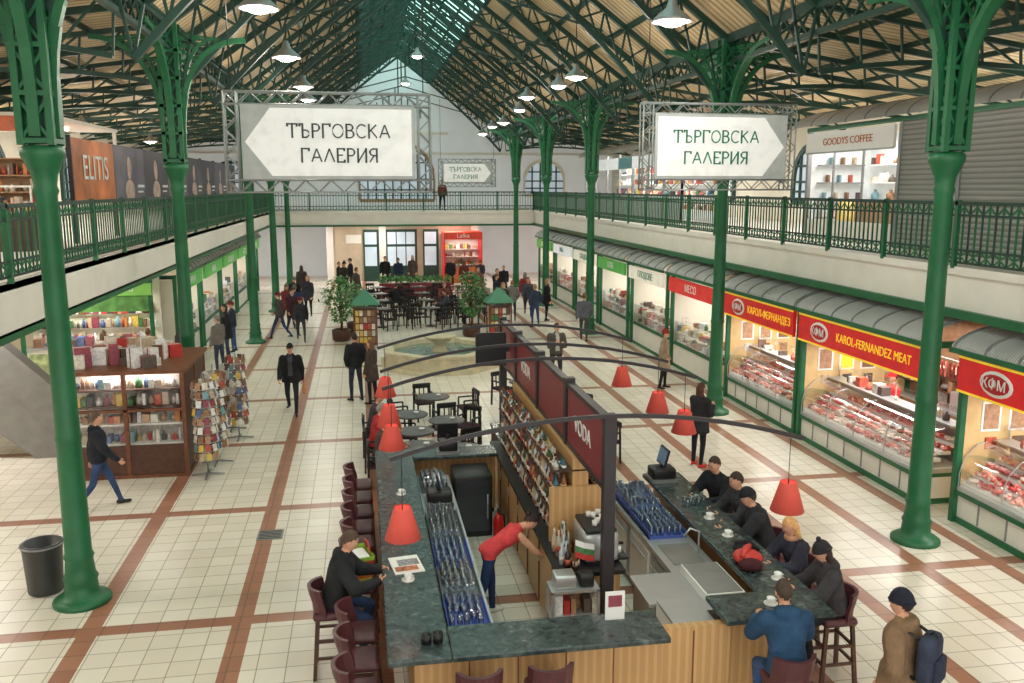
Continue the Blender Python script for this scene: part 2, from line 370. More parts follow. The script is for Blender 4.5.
    if shirt:
        ns=out.mi(cloth(shirt)); k=(lab==0)&(fc[:,1]>.05)&(np.abs(fc[:,0])<.05)&(fc[:,2]>pzz+.05)
        for i in np.nonzero(k)[0]: mml[i]=ns
    out.v=[tuple(q) for q in co]; out.f=list(fs); out.m=mml; out.sm=[True]*len(fs)
    for wr,fd,nrm,sv in hands:
        for off,ln in ((.028,.062),(.0095,.072),(-.0095,.068),(-.027,.054)):
            p=wr+(fd*.09+sv*off)*s; pts=[p-fd*.02*s,p]; c=10
            for seg in (.42,.33,.25):
                c+=22; p=p+(fd*math.cos(rad(c))+nrm*math.sin(rad(c)))*ln*seg*s*1.1; pts.append(p)
            out.tube(pts,[.0095*s,.0095*s,.009*s,.008*s,.006*s],skinc,6)
        p=wr+(fd*.03+sv*.03)*s; dd=(fd*.7+sv*.6+nrm*.45).normalized(); d3=(fd*.9+nrm*.5+sv*.15).normalized()
        out.tube([p-sv*.015*s,p+dd*.03*s,p+dd*.035*s+d3*.028*s],[.012*s,.011*s,.008*s],skinc,6)
    HR=TR@Matrix.Rotation(-rad(hy),3,'Z')@Matrix.Rotation(rad(lean*.4)-rad(hp),3,'X')
    head(out,up(0,.025,.675),HR,skinc,hm,'bald' if bald else style,hat,hatm,female,s)
    if scarf:
        out.tube([up(.075*math.cos(q),.01+.07*math.sin(q),.53) for q in [2*math.pi*i/12 for i in range(13)]],.035*s,cloth(scarf),8)
    o=out.obj(name,(x,y,z0),-rad(ang)); return o
BK=(40,40,44); NV=(42,52,74); JN=(58,78,116)
# ---- bar customers / staff (near)
person('bartender',1.46,10.35,82,1.68,'stand',top=(214,76,80),pants=(48,66,106),shoes=(230,226,220),hair=(52,34,28),style='bun',female=True,vox=.016,ct=.004,lean=58,hp=20,skinarm=True,legs=((10,8),(-14,6)),aL=(35,8,12,5),aR=(42,8,16,5))
person('seated_man',-.42,9.45,92,1.78,'stool',top=(44,46,48),pants=(54,70,106),hair=(86,66,52),vox=.016,ct=.04,pz=.86,lean=14,hp=14,hood=True)
person('seated_man',5.02,11.45,-118,1.78,'stool',top=(40,42,46),pants=(38,44,60),hair=(60,44,34),vox=.017,ct=.035,pz=.86,lean=14,hp=6)
person('seated_man',5.1,10.72,-96,1.76,'stool',top=(62,62,66),pants=BK,hair=(52,38,30),vox=.017,ct=.035,pz=.86,lean=16,hp=4,style='short')
person('seated_man',5.02,9.98,-70,1.8,'stool',top=(52,54,58),pants=(40,44,54),hair=(50,38,30),hat='cap',hatc=(40,42,46),vox=.016,ct=.04,pz=.86,lean=20,hp=8)
person('seated_woman',5.02,9.15,-100,1.66,'stool',top=(56,58,72),pants=BK,hair=(226,182,120),style='long',female=True,vox=.016,ct=.035,pz=.86,lean=12,hp=16,hy=8,scarf=(190,150,120))
person('seated_woman',5.04,8.35,-82,1.68,'stool',top=(66,64,68),pants=BK,hair=(56,38,32),style='long',female=True,hat='beanie',hatc=(52,50,54),vox=.016,ct=.04,pz=.86,lean=14,hp=10,hood=True)
person('seated_man',3.92,7.24,8,1.8,'stool',top=(46,76,108),pants=(70,98,146),hair=(70,54,44),vox=.016,ct=.04,pz=.86,lean=16,hp=10,hood=True)
mw=person('standing_man',4.78,6.78,-38,1.8,'pockets',top=(134,108,84),pants=(50,50,58),hair=(40,30,24),hat='beanie',hatc=(42,44,58),coat=.3,vox=.017,ct=.035,hood=True)
mb=MB(); mb.rbox((0,0,0),(.32,.16,.46),cloth((60,66,86)),.06); mb.rbox((0,-.09,-.08),(.24,.07,.24),cloth((52,58,76)),.03)
mb.tube([(0,.02,.22),(0,-.03,.27),(0,-.06,.22)],.01,BLACK,6)
for q in (-.1,.1): mb.tube([(q,.06,.2),(q*1.1,.16,.24),(q*1.2,.26,.12),(q*1.2,.2,-.12),(q,.08,-.2)],.016,BLACK,6)
b=mb.obj('backpack',(0,-.25,1.22),0,mw)
# ---- hall (mid / far)
person('walking_man',-4.5,15.3,75,1.76,'walk',top=(42,44,52),pants=JN,hair=(90,74,60),vox=.02,ct=.035,hood=True)
wm=person('walking_man',-1.77,21.4,182,1.78,'walk',top=(36,36,40),pants=(46,46,52),hair=(40,34,30),hat='cap',hatc=(36,36,38),vox=.022,ct=.04,coat=.12,shirt=(70,70,76))
mb=MB(); mb.rbox((0,0,0),(.06,.24,.26),PAL[5],.02); mb.tube([(0,-.06,.12),(0,-.04,.22),(0,.04,.22),(0,.06,.12)],.008,PAL[0],5); mb.obj('carrier_bag',(-.3,.06,.62),0,wm)
person('standing_woman',6.4,15.8,60,1.68,'phone',top=(48,48,52),pants=(40,40,44),shoes=(206,40,44),hair=(84,52,38),style='long',female=True,vox=.02,ct=.03,coat=.22)
person('standing_woman',8.0,22.4,120,1.64,'pockets',top=(160,140,120),pants=BK,hair=(60,44,36),hat='beanie',hatc=(150,60,60),female=True,coat=.38,vox=.024)
person('standing_man',5.2,23.3,175,1.76,'phone',top=(92,88,82),pants=(64,64,70),hair=(60,48,38),ct=.035,vox=.025,shirt=(200,196,190))
person('standing_man',-.25,22.4,-30,1.78,'pockets',top=BK,pants=(52,58,72),ct=.035,vox=.025)
person('standing_woman',.16,22.0,-60,1.66,'stand',top=(76,66,60),pants=BK,hair=(116,80,54),style='long',female=True,coat=.3,vox=.025)
rnd=random.Random(3)
for (x,y,a,t,f,ps) in [(-2.9,38.5,170,BK,0,'walk'),(-2.3,38,-160,(60,60,72),1,'stand'),(-3.0,35.8,150,(120,50,54),1,'walk'),(-2.6,34.5,10,(50,70,104),0,'walk'),
      (-1.2,46,90,BK,0,'stand'),(-.6,46.5,-100,(44,42,50),0,'stand'),(-.9,44.5,40,(60,56,52),1,'pockets'),(1.2,47.5,180,BK,0,'stand'),(1.9,47.5,170,NV,0,'stand'),(2.7,48,190,(86,76,70),1,'stand'),
      (5.3,40.5,180,(130,80,70),1,'stand'),(6.1,40,150,BK,0,'walk'),(6.0,35.2,10,(130,126,122),0,'pockets'),(5.6,37,90,(54,58,70),0,'stand'),(6.9,36.5,-170,(76,80,88),0,'walk'),
      (7.4,35.0,90,BK,1,'stand'),(7.7,30.0,20,(94,98,108),0,'walk'),(6.9,43,180,BK,0,'walk'),(5.2,45.4,0,(110,60,62),1,'stand'),(-4.3,30.0,-90,(50,54,66),0,'stand'),(-4.3,28.6,-110,BK,1,'pockets'),
      (-3.0,32.4,-70,(80,76,72),0,'walk'),(-4.9,24.9,30,(62,60,66),1,'stand'),(-5.7,24.5,-10,(54,54,64),0,'pockets'),(-4.2,26.4,-60,(120,114,110),0,'stand'),(-2.6,33.2,160,(76,50,54),1,'walk'),(-2.2,31.6,175,(54,56,62),0,'walk'),
      (-.3,41.5,60,(90,84,80),0,'stand'),(7.2,38.8,30,(150,60,60),1,'walk'),(6.2,46.5,0,(60,60,70),0,'walk'),(-6.8,24.4,10,(170,160,150),1,'stand'),(-2.9,43.5,0,(70,60,60),1,'walk'),(5.4,33.8,160,(66,56,60),1,'stand'),(6.6,33.4,-20,(60,70,90),0,'pockets'),(4.6,46.4,200,(46,46,52),0,'stand')]:
    person('shopper',x,y,a,1.66+rnd.random()*.16,ps,top=t,pants=rnd.choice([BK,JN,(70,68,70),(60,66,84)]),female=bool(f),style='long' if f else 'short',
        hair=rnd.choice([(60,46,36),(110,80,54),(130,126,120),(170,130,90)]),hat=rnd.choice([None,None,None,'beanie']),hatc=rnd.choice([(40,40,46),(120,50,50),(110,106,100)]),coat=.25 if f else 0,ct=.03,vox=.034)
for (x,y,a,t) in [(.12,17.6,90,(74,68,74)),(.15,16.6,80,(180,60,62)),(.2,15.6,95,(90,74,70)),(1.4,38.2,0,BK),(3.5,38.3,180,(130,76,70)),(3.4,35.6,-90,(80,80,90)),(5.3,38.2,200,(150,140,130))]:
    person('seated_customer',x,y,a,1.7,'sit',top=t,pants=BK,ct=.03,pz=.56,vox=.028,lean=10,hp=8,hair=rnd.choice([(60,46,36),(150,146,140)]))
person('meat_vendor',10.75,16.2,-95,1.66,'cross',top=(206,54,58),pants=BK,hair=(40,30,26),style='bun',female=True,vox=.026,hat='cap',hatc=(196,46,50))
person('meat_vendor',10.8,19.4,-90,1.72,'stand',top=(222,220,216),pants=BK,vox=.03)
person('gallery_visitor',4.6,50.6,170,1.75,'stand',top=(120,70,60),pants=BK,vox=.035,z0=4.1)
# ------------------------------------------------------------------ room shell
XL,XR,XC=-3.78,8.34,2.28
HW=6.06
XO0,XO1=-11.3,16.1
YF=56.; Y0=-5.
mb=MB(); mb.b(XO0,XO1,Y0,YF,-.1,0,FloorMat()); mb.obj('floor')
roofz=lambda dx: 8.85+4.5*(1-abs(dx)/HW)
mb=MB()
for sg in (-1,1):
    for (a,za,c,zc) in ((2.2,roofz(2.2),HW,8.85),(HW,8.85,13.85,7.75)):
        vs=[V((XC+sg*a,Y0,za)),V((XC+sg*c,Y0,zc)),V((XC+sg*c,YF,zc)),V((XC+sg*a,YF,za))]
        vs+=[v+V((0,0,.06)) for v in vs]
        mb.add(vs,[(0,1,2,3),(4,7,6,5),(0,4,5,1),(1,5,6,2),(2,6,7,3),(3,7,4,0)],ROOF)
mb.obj('ceiling')
SKY=M('skylight_glass',(176,220,210),.3,0,.2,.7,emit=1.7)
mb=MB()
for sg in (-1,1):
    vs=[V((XC,Y0,13.35)),V((XC+sg*2.2,Y0,roofz(2.2))),V((XC+sg*2.2,YF,roofz(2.2))),V((XC,YF,13.35))]
    mb.add(vs,[(0,1,2,3)],SKY)
    for k in range(93):
        y=Y0+k*.66; mb.beam((XC,y,13.28),(XC+sg*2.2,y,roofz(2.2)-.07),.06,.09,DGREEN)
    for q in (0,.55,1.1,1.65,2.2): mb.beam((XC+sg*q,Y0,roofz(q)-.06),(XC+sg*q,YF,roofz(q)-.06),.07 if q<2 else .14,.08,DGREEN)
mb.obj('ridge_skylight')
mb=MB()
for sg in (-1,1):
    for q in (2.9,3.9,4.9,HW): mb.beam((XC+sg*q,Y0,roofz(q)-.1),(XC+sg*q,YF,roofz(q)-.1),.09,.13,DGREEN)
    for q in (7.6,9.1,10.6,12.1,13.5):
        z=8.85-1.1*(q-HW)/7.7-.1; mb.beam((XC+sg*q,Y0,z),(XC+sg*q,YF,z),.07,.11,DGREEN)
    X=XC+sg*HW
    for z in (8.2,8.65): mb.beam((X,Y0,z),(X,YF,z),.12,.09,DGREEN)
    y=Y0
    while y<YF-.6:
        mb.beam((X,y,8.2),(X,y+.5,8.65),.04,.04,DGREEN); mb.beam((X,y+.5,8.2),(X,y,8.65),.04,.04,DGREEN); y+=.5
mb.obj('roof_purlins')
def lattice(mb,top,bot,N,w,wd,x2=True):
    T=[top(i/N) for i in range(N+1)];B=[bot(i/N) for i in range(N+1)]
    for i in range(N):
        mb.beam(T[i],T[i+1],w,w,DGREEN); mb.beam(B[i],B[i+1],w*.9,w*.9,DGREEN)
        mb.beam(T[i],B[i+1],wd,wd,DGREEN)
        if x2: mb.beam(B[i],T[i+1],wd,wd,DGREEN)
        mb.beam(T[i],B[i],wd,wd,DGREEN)
mb=MB()
for sg in (-1,1):
    lattice(mb,lambda t:(XC+sg*HW*(1-t),0,8.68+4.45*t),lambda t:(XC+sg*(HW*(1-t)-.22*(1-t)),0,8.15+4.45*t-.7*(1-t)**3),10,.13,.05)
    lattice(mb,lambda t:(XC+sg*(HW+7.6*t),0,8.68-1.1*t),lambda t:(XC+sg*(HW+.1+7.5*t),0,8.3-1.0*t-.8*(1-t)**3),9,.1,.04,False)
    mb.beam((XC+sg*4.2,0,9.5),(XC,0,10.6),.05,.05,DGREEN)
mb.tube([(XC,0,10.6),(XC,0,13.0)],.035,DGREEN,6)
tm=mb.mesh('roof_truss')
mb=MB()
for sg in (-1,1):
    mb.beam((XC+sg*HW,0,8.7),(XC,0,13.15),.1,.16,DGREEN); mb.beam((XC+sg*HW,0,8.7),(XC+sg*13.7,0,7.6),.08,.13,DGREEN)
rm=mb.mesh('roof_rafter')
YC=[11.7,19.7,31.7,39.7,47.7]
for y in [3.7,7.7,11.7,15.7,19.7,23.7,27.7,31.7,35.7,39.7,43.7,47.7,51.7]: inst(tm,'roof_truss',(0,y,0)); 
for y in np.arange(1.7,55,4): inst(rm,'roof_rafter',(0,y,0))
# columns
mb=MB()
mb.lathe((0,0,0),[(.36,0),(.36,.05),(.30,.09),(.22,.12),(.2,.3),(.22,.34),(.19,.4),(.17,.6),(.19,.64),(.165,.7),(.15,2.2),(.165,2.24),(.148,2.3),(.125,5.3),(.15,5.36),(.13,5.42),(.15,5.55),(.22,5.72),(.25,5.78),(.25,5.86),(.2,5.9)],GREEN,20)
for a in (-.17,.17):
    for c in (-.17,.17): mb.beam((a,c,5.9),(a,c,8.7),.08,.08,GREEN)
for i in range(5):
    z=5.95+i*.55
    for q in (-.17,.17):
        mb.beam((-.17,q,z),(.17,q,z+.5),.04,.04,GREEN); mb.beam((.17,q,z),(-.17,q,z+.5),.04,.04,GREEN)
        mb.beam((q,-.17,z),(q,.17,z+.5),.04,.04,GREEN); mb.beam((q,.17,z),(q,-.17,z+.5),.04,.04,GREEN)
    mb.box((0,0,z),(.42,.42,.06),GREEN)
mb.box((0,0,7.3),(.2,.2,2.7),DGREEN)
for dx,dy,L in ((1,0,1.35),(-1,0,1.35),(0,1,2.1),(0,-1,2.1)):
    e=1.3
    P=[V((dx*(.17+L*(1-math.cos(t))**e),dy*(.17+L*(1-math.cos(t))**e),6.0+2.4*math.sin(t)**.9)) for t in [math.pi/2*i/12 for i in range(13)]]
    for i in range(12): mb.beam(P[i],P[i+1],.13,.1,GREEN)
    Q=[V((dx*(.17),dy*(.17),p.z+.02)) for p in P]
    for i in range(3,12):
        mb.beam(P[i],V((dx*.17,dy*.17,P[i+1].z+.1)),.04,.04,GREEN)
        if i%2: mb.beam(P[i+1],V((dx*.17,dy*.17,P[i].z)),.035,.035,GREEN)
    M2=[p.lerp(q,.45) for p,q in zip(P,Q)]
    for i in range(4,12): mb.beam(M2[i],M2[i+1],.06,.06,GREEN)
cm=mb.mesh('iron_column')
for y in YC:
    for x in (XL,XR): inst(cm,'iron_column',(x,y,0))
SH=4.1
mb=MB(); mb.b(XO0,-4.8,Y0,49,3.4,SH,WHITE)
mb.b(-4.86,-4.8,Y0,49,4.0,4.13,WHITE); mb.b(-4.9,-4.8,Y0,49,3.3,3.44,GREEN); mb.obj('gallery_floor_left')
mb=MB(); mb.b(9.6,XO1,Y0,49,3.4,SH,WHITE)
mb.b(9.54,9.6,Y0,49,4.0,4.13,WHITE); mb.b(9.5,9.6,Y0,49,3.3,3.44,GREEN); mb.obj('gallery_floor_right')
mb=MB(); mb.b(XO0,XO1,49,YF,3.4,SH,WHITE); mb.b(-4.8,9.6,48.94,49,4.0,4.13,WHITE); mb.b(-4.8,9.6,48.92,49,3.3,3.4,GREEN); mb.obj('gallery_floor_far')
def railing(name,p,q):
    mb=MB(); p=V(p);q=V(q);d=q-p;L=d.length;u=d/L
    mb.beam(p+V((0,0,1.05)),q+V((0,0,1.05)),.07,.06,DGREEN)
    for z in (.1,.3,.86): mb.beam(p+V((0,0,z)),q+V((0,0,z)),.03,.035,DGREEN)
    n=int(L/.15)
    for i in range(n+1):
        a=p+u*(L*i/n); mb.beam(a+V((0,0,.1)),a+V((0,0,1.03)),.024,.024,GREEN if i%2 else DGREEN)
    n=int(L/2)
    for i in range(n+1):
        a=p+u*(L*i/n); mb.beam(a,a+V((0,0,1.1)),.07,.07,GREEN)
    n=int(L/.3)
    for i in range(n):
        a=p+u*(L*i/n);c=p+u*(L*(i+1)/n); mb.beam(a+V((0,0,.3)),c+V((0,0,.1)),.018,.018,GREEN); mb.beam(a+V((0,0,.1)),c+V((0,0,.3)),.018,.018,GREEN)
        m_=a.lerp(c,.5); mb.beam(a+V((0,0,.86)),m_+V((0,0,1.0)),.018,.018,GREEN); mb.beam(m_+V((0,0,1.0)),c+V((0,0,.86)),.018,.018,GREEN)
    mb.obj(name)
railing('gallery_railing',(-4.75,Y0,SH),(-4.75,49,SH)); railing('gallery_railing',(9.55,Y0,SH),(9.55,49,SH)); railing('gallery_railing',(-4.75,49,SH),(9.55,49,SH))
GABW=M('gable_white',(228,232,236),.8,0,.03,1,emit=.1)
mb=MB()
vs=[V((x,YF,z)) for x,z in ((XO0,0),(XO1,0),(XO1,7.8),(XR,8.85),(XC,13.35),(XL,8.85),(XO0,7.8))]
mb.add(vs,[tuple(range(7))],GABW); mb.obj('wall_far')
WG=M('window_daylight',(180,194,204),.3,0,.15,.8,emit=.35)
def archwin(name,cx,y,z0,w,hs,face=0,fr=DGREEN):
    mb=MB(); pts=[(-w/2,z0),(w/2,z0)]+[(w/2*math.cos(t),z0+hs+w/2*math.sin(t)) for t in [math.pi*i/14 for i in range(15)]]
    P=lambda a,z,d=0: V((cx+a,y-d,z)) if face==0 else V((y-d*face,cx+a,z))
    mb.add([P(a,z,.02) for a,z in pts],[tuple(range(len(pts)))],WG)
    for i in range(len(pts)): mb.beam(P(*pts[i],.06),P(*pts[(i+1)%len(pts)],.06),.12,.2,fr)
    k=int(w/.5)
    for i in range(1,k):
        a=-w/2+w*i/k; zt=z0+hs+math.sqrt(max(0,(w/2)**2-a*a)); mb.beam(P(a,z0,.06),P(a,zt,.06),.08,.08,DGREEN)
    for z in (z0+hs*.5,z0+hs,z0+hs+w*.22): 
        hw=w/2 if z<=z0+hs else math.sqrt((w/2)**2-(z-z0-hs)**2)
        mb.beam(P(-hw,z,.06),P(hw,z,.06),.08,.08,DGREEN)
    mb.obj(name)
archwin('window_1',XC,YF,4.6,4.6,1.3,0,M('arch_stone',(170,140,110),.7)); archwin('window_2',11.6,YF,4.9,2.6,.9,0,CREAM); archwin('window_3',-7.6,YF,4.9,2.4,.8)
mb=MB()
for i in range(9): mb.beam((XC-1.5+i*.375,YF-.05,9.6),(XC-1.5+i*.375,YF-.05,9.6+ (1.8-abs(i-4)*.3)),.06,.06,DGREEN)
mb.b(XC-3.2,XC+3.2,YF-.12,YF-.02,8.6,8.8,WHITE); mb.b(XO0,XO1,YF-.12,YF-.02,7.4,7.55,WHITE); mb.obj('trim_1')
mb=MB(); mb.b(XO0-.2,XO0,Y0,YF,0,7.8,CREAM); mb.obj('wall_left')
mb=MB(); mb.b(XO1,XO1+.2,Y0,YF,0,7.8,CREAM); mb.obj('wall_right')
for i,yy in enumerate((14,22,30,38,46)):
    archwin('window_%d'%(4+i),yy,XO0,4.9,2.6,.7,-1); archwin('window_%d'%(9+i),yy,XO1,4.9,2.6,.7,1)
DT=M('beige_stone',(198,180,156),.6,0,.1,2)
mb=MB(); mb.b(-1.8,6.6,52.0,52.25,0,3.4,DT)
for x in (-1.8,1.2,6.6): mb.b(x-.2,x+.2,51.9,52.0,0,3.4,WHITE)
mb.b(-.9,.0,51.94,51.99,2.2,2.7,WHITE)
mb.obj('wall_entrance')
for i,(x,w) in enumerate(((.55,.9),(2.3,1.8),(4.0,.9))):
    mb=MB(); mb.b(x-w/2,x+w/2,51.84,51.96,0,3.0,DGREEN)
    k=max(1,int(w/.55))
    for j in range(k):
        a=x-w/2+.08+j*(w-.16)/k; c=a+(w-.16)/k-.06
        mb.b(a,c,51.81,51.85,.9,2.0,WG); mb.b(a,c,51.81,51.85,2.15,2.85,WG)
    mb.obj('door_%d'%(i+1))
# ------------------------------------------------------------------ hanging signs
def hang_sign(cx,y,z,w,h,right,tmat,fw=.3,th=.25,name='hanging_arrow_sign'):
    mb=MB(); k=h*.36
    if right: P=[(-w/2,-h/2),(w/2-k,-h/2),(w/2,0),(w/2-k,h/2),(-w/2,h/2)]
    else: P=[(-w/2+k,-h/2),(w/2,-h/2),(w/2,h/2),(-w/2+k,h/2),(-w/2,0)]
    ar=.96
    fr=M('sign_grey_board',(176,182,182),.6)
    mb.b(-w/2,w/2,0,.05,-h/2,h/2,fr)
    vs=[V((a*ar,-.012,c*ar*.95)) for a,c in P]; mb.add(vs+[v+V((0,.012,0)) for v in vs],[(0,1,2,3,4),(9,8,7,6,5)]+[(i,(i+1)%5,(i+1)%5+5,i+5) for i in range(5)],M('sign_white',(242,244,244),.5,emit=.1))
    W=w/2+fw;H=h/2+.19
    al=M('aluminium_truss',(150,156,156),.4,.3)
    def tr(a,b,nrm):
        a=V(a);b=V(b);o=V(nrm)*1.1
        for q in (V((0,0,0)),V((0,.18,0))):
            mb.tube([a+q,b+q],.016,al,6); mb.tube([a+o+q,b+o+q],.016,al,6)
            n=max(2,int((b-a).length/.18))
            for i in range(n):
                p=a+(b-a)*i/n+q;r=a+(b-a)*(i+1)/n+q
                if i%2: mb.tube([p,r+o],.009,al,4)
                else: mb.tube([p+o,r],.009,al,4)
        n=max(2,int((b-a).length/.4))
        for i in range(n+1):
            p=a+(b-a)*i/n; mb.tube([p,p+V((0,.18,0))],.009,al,4)
    tr((-W,.06,-H),(W,.06,-H),(0,0,.16)); tr((-W,.06,H-.18),(W,.06,H-.18),(0,0,.16)); tr((-W,.06,-H),(-W,.06,H),(.16,0,0)); tr((W-.18,.06,-H),(W-.18,.06,H),(.16,0,0))
    for a in (-W+.1,W-.1): mb.tube([(a,.14,H),(a,.14,min(9.6,roofz(cx+a-XC)-.15)-z)],.008,BLACK,4)
    dx=(-.1 if right else .14)
    strokes(mb,'ТЪРГОВСКА',th,dx,.07,-.018,tmat,th*.12); strokes(mb,'ГАЛЕРИЯ',th,dx,-.09-th,-.018,tmat,th*.12)
    mb.obj(name,(cx,y,z))
hang_sign(-.42,13.5,6.05,2.5,1.06,False,TEXTK,fw=.24,th=.19)
hang_sign(6.25,14.9,6.1,2.42,1.1,True,TEXTG,fw=.2,th=.2)
hang_sign(5.2,43.5,6.1,2.4,.95,True,TEXTG,fw=.2,th=.2)
# ------------------------------------------------------------------ pendant lamps
mb=MB(); mb.lathe((0,0,0),[(.04,.34),(.06,.3),(.09,.2),(.26,.06),(.3,0),(.28,.0),(.05,.16)],GREYM,18)
mb.ell((0,0,.02),(.2,.2,.09),GLOW); mb.tube([(0,0,.33),(0,0,1.6)],.012,BLACK,5)
pm_=mb.mesh('pendant_lamp')
def plight(loc,e,r=.25,c=(1,.93,.82),par=None,name='bulb'):
    l=bpy.data.lights.new(name,'POINT'); l.energy=e; l.shadow_soft_size=r; l.color=c
    o=bpy.data.objects.new(name,l); o.location=loc; COL.objects.link(o)
    if par: o.parent=par
    return o
for (x,y,z) in [(-1.4,14.1,8.0),(-1.4,19.2,8.0),(-1.5,26.5,8.2),(-1.7,34,8.1),(-2.0,42,8.1),(4.6,13,7.8),(5.4,22.2,8.1),(5.3,28.3,8.2),(6.1,38,8.1),(6.3,46,8.1),(2.4,7,8.3),(6.4,5,8.3),(-1.5,5,8.3),(12.4,15,7.3),(12.4,25.5,7.2),(-8.0,14,7.3),(-8.2,29,7.2),(-8.2,38,7.2),(12.4,38,7.2)]:
    o=inst(pm_,'pendant_lamp',(x,y,z)); plight((0,0,-.14),150 if z>7.5 else 110,par=o)  # low aisle pendants and their bulbs are extra, added to brighten the aisle roof
for (x,y,z) in [(-1.6,30.3,8.2),(-1.9,38,8.2),(5.6,25.1,8.2),(5.9,33,8.2),(6.2,42,8.2),(-1.9,46,8.2),(2.3,35,10.3),(2.3,44,10.3)]: inst(pm_,'pendant_lamp',(x,y,z))
def arealight(loc,sx,sy,e,c=(1,.96,.9),par=None):
    l=bpy.data.lights.new('tube','AREA'); l.shape='RECTANGLE'; l.size=sx; l.size_y=sy; l.energy=e; l.color=c
    o=bpy.data.objects.new('ceiling_light',l); o.location=loc; COL.objects.link(o)
    if par: o.parent=par
for y in range(6,50,6):
    arealight((-8,y,3.38),1.4,.3,70); arealight((12.8,y,3.38),1.4,.3,60)
    arealight((-9,y,7.0),.3,2.2,70); arealight((13.5,y,7.0),.3,2.2,60)
for x in (-3,1,5,8): arealight((x,50.5,3.38),1.4,.4,55)
# ------------------------------------------------------------------ product shelves
def goods(mb,x0,x1,y,z,h,step=.11,depth=.14,pal=PAL,fill=1.):
    x=x0+.03
    while x<x1-.05:
        w=random.uniform(.05,step); k=random.random(); hh=h*random.uniform(.45,.92); mt=random.choice(pal)
        if random.random()<fill:
            if k<.35: mb.lathe((x+w/2,y,z),[(w*.45,0),(w*.45,hh*.6),(w*.18,hh*.78),(w*.18,hh)],mt,7)
            elif k<.5: mb.ell((x+w/2,y,z+hh*.3),(w*.5,w*.5,hh*.3),mt,7,5)
            else: mb.b(x,x+w*.92,y-depth/2,y+depth/2,z,z+hh,mt)
        x+=w+.01
def shelf_mesh(L,H,rows,base=.1,mat=WHITE,depth=.4,step=.13,pal=PAL):
    mb=MB(); mb.b(0,L,depth-.03,depth,0,H,mat); 
    for q in (0,L-.04): mb.b(q,q+.04,0,depth,0,H,mat)
    for i in range(rows+1):
        z=base+(H-base)*i/rows; mb.b(.04,L-.04,0,depth-.03,z-.03,z,mat)
        if i<rows: goods(mb,.05,L-.05,depth*.45,z,(H-base)/rows-.05,step,depth*.6,pal,.9)
    return mb
# ------------------------------------------------------------------ stalls
def canopy(mb,L,y0=-.15,y1=1.25,z0=2.86,z1=3.28):
    P=[(y0+(y1-y0)*(1-math.cos(t)),z0+(z1-z0)*math.sin(t)) for t in [math.pi/2*i/8 for i in range(9)]]
    mb.rings([[V((x,a,z)) for a,z in P] for x in (-.08,L+.08)],CANOPY,True,cap=False,closed=False)
    n=int(L/.65)
    for j in range(n+1):
        x=L*j/n
        for i in range(8): mb.beam((x,P[i][0],P[i][1]+.012),(x,P[i+1][0],P[i+1][1]+.012),.035,.03,GREYM)
    mb.b(-.08,L+.08,y0-.03,y0+.03,z0-.05,z0+.03,GREEN)
def sign(mb,L,mat,z0=2.2,z1=2.78,x0=.08):
    mb.b(x0,L-x0,-.1,-.02,z0,z1,mat)
TAN=M('stall_back',(220,188,134),.6); BRN=M('brown_tiles',(140,104,76),.5,0,.3,6)
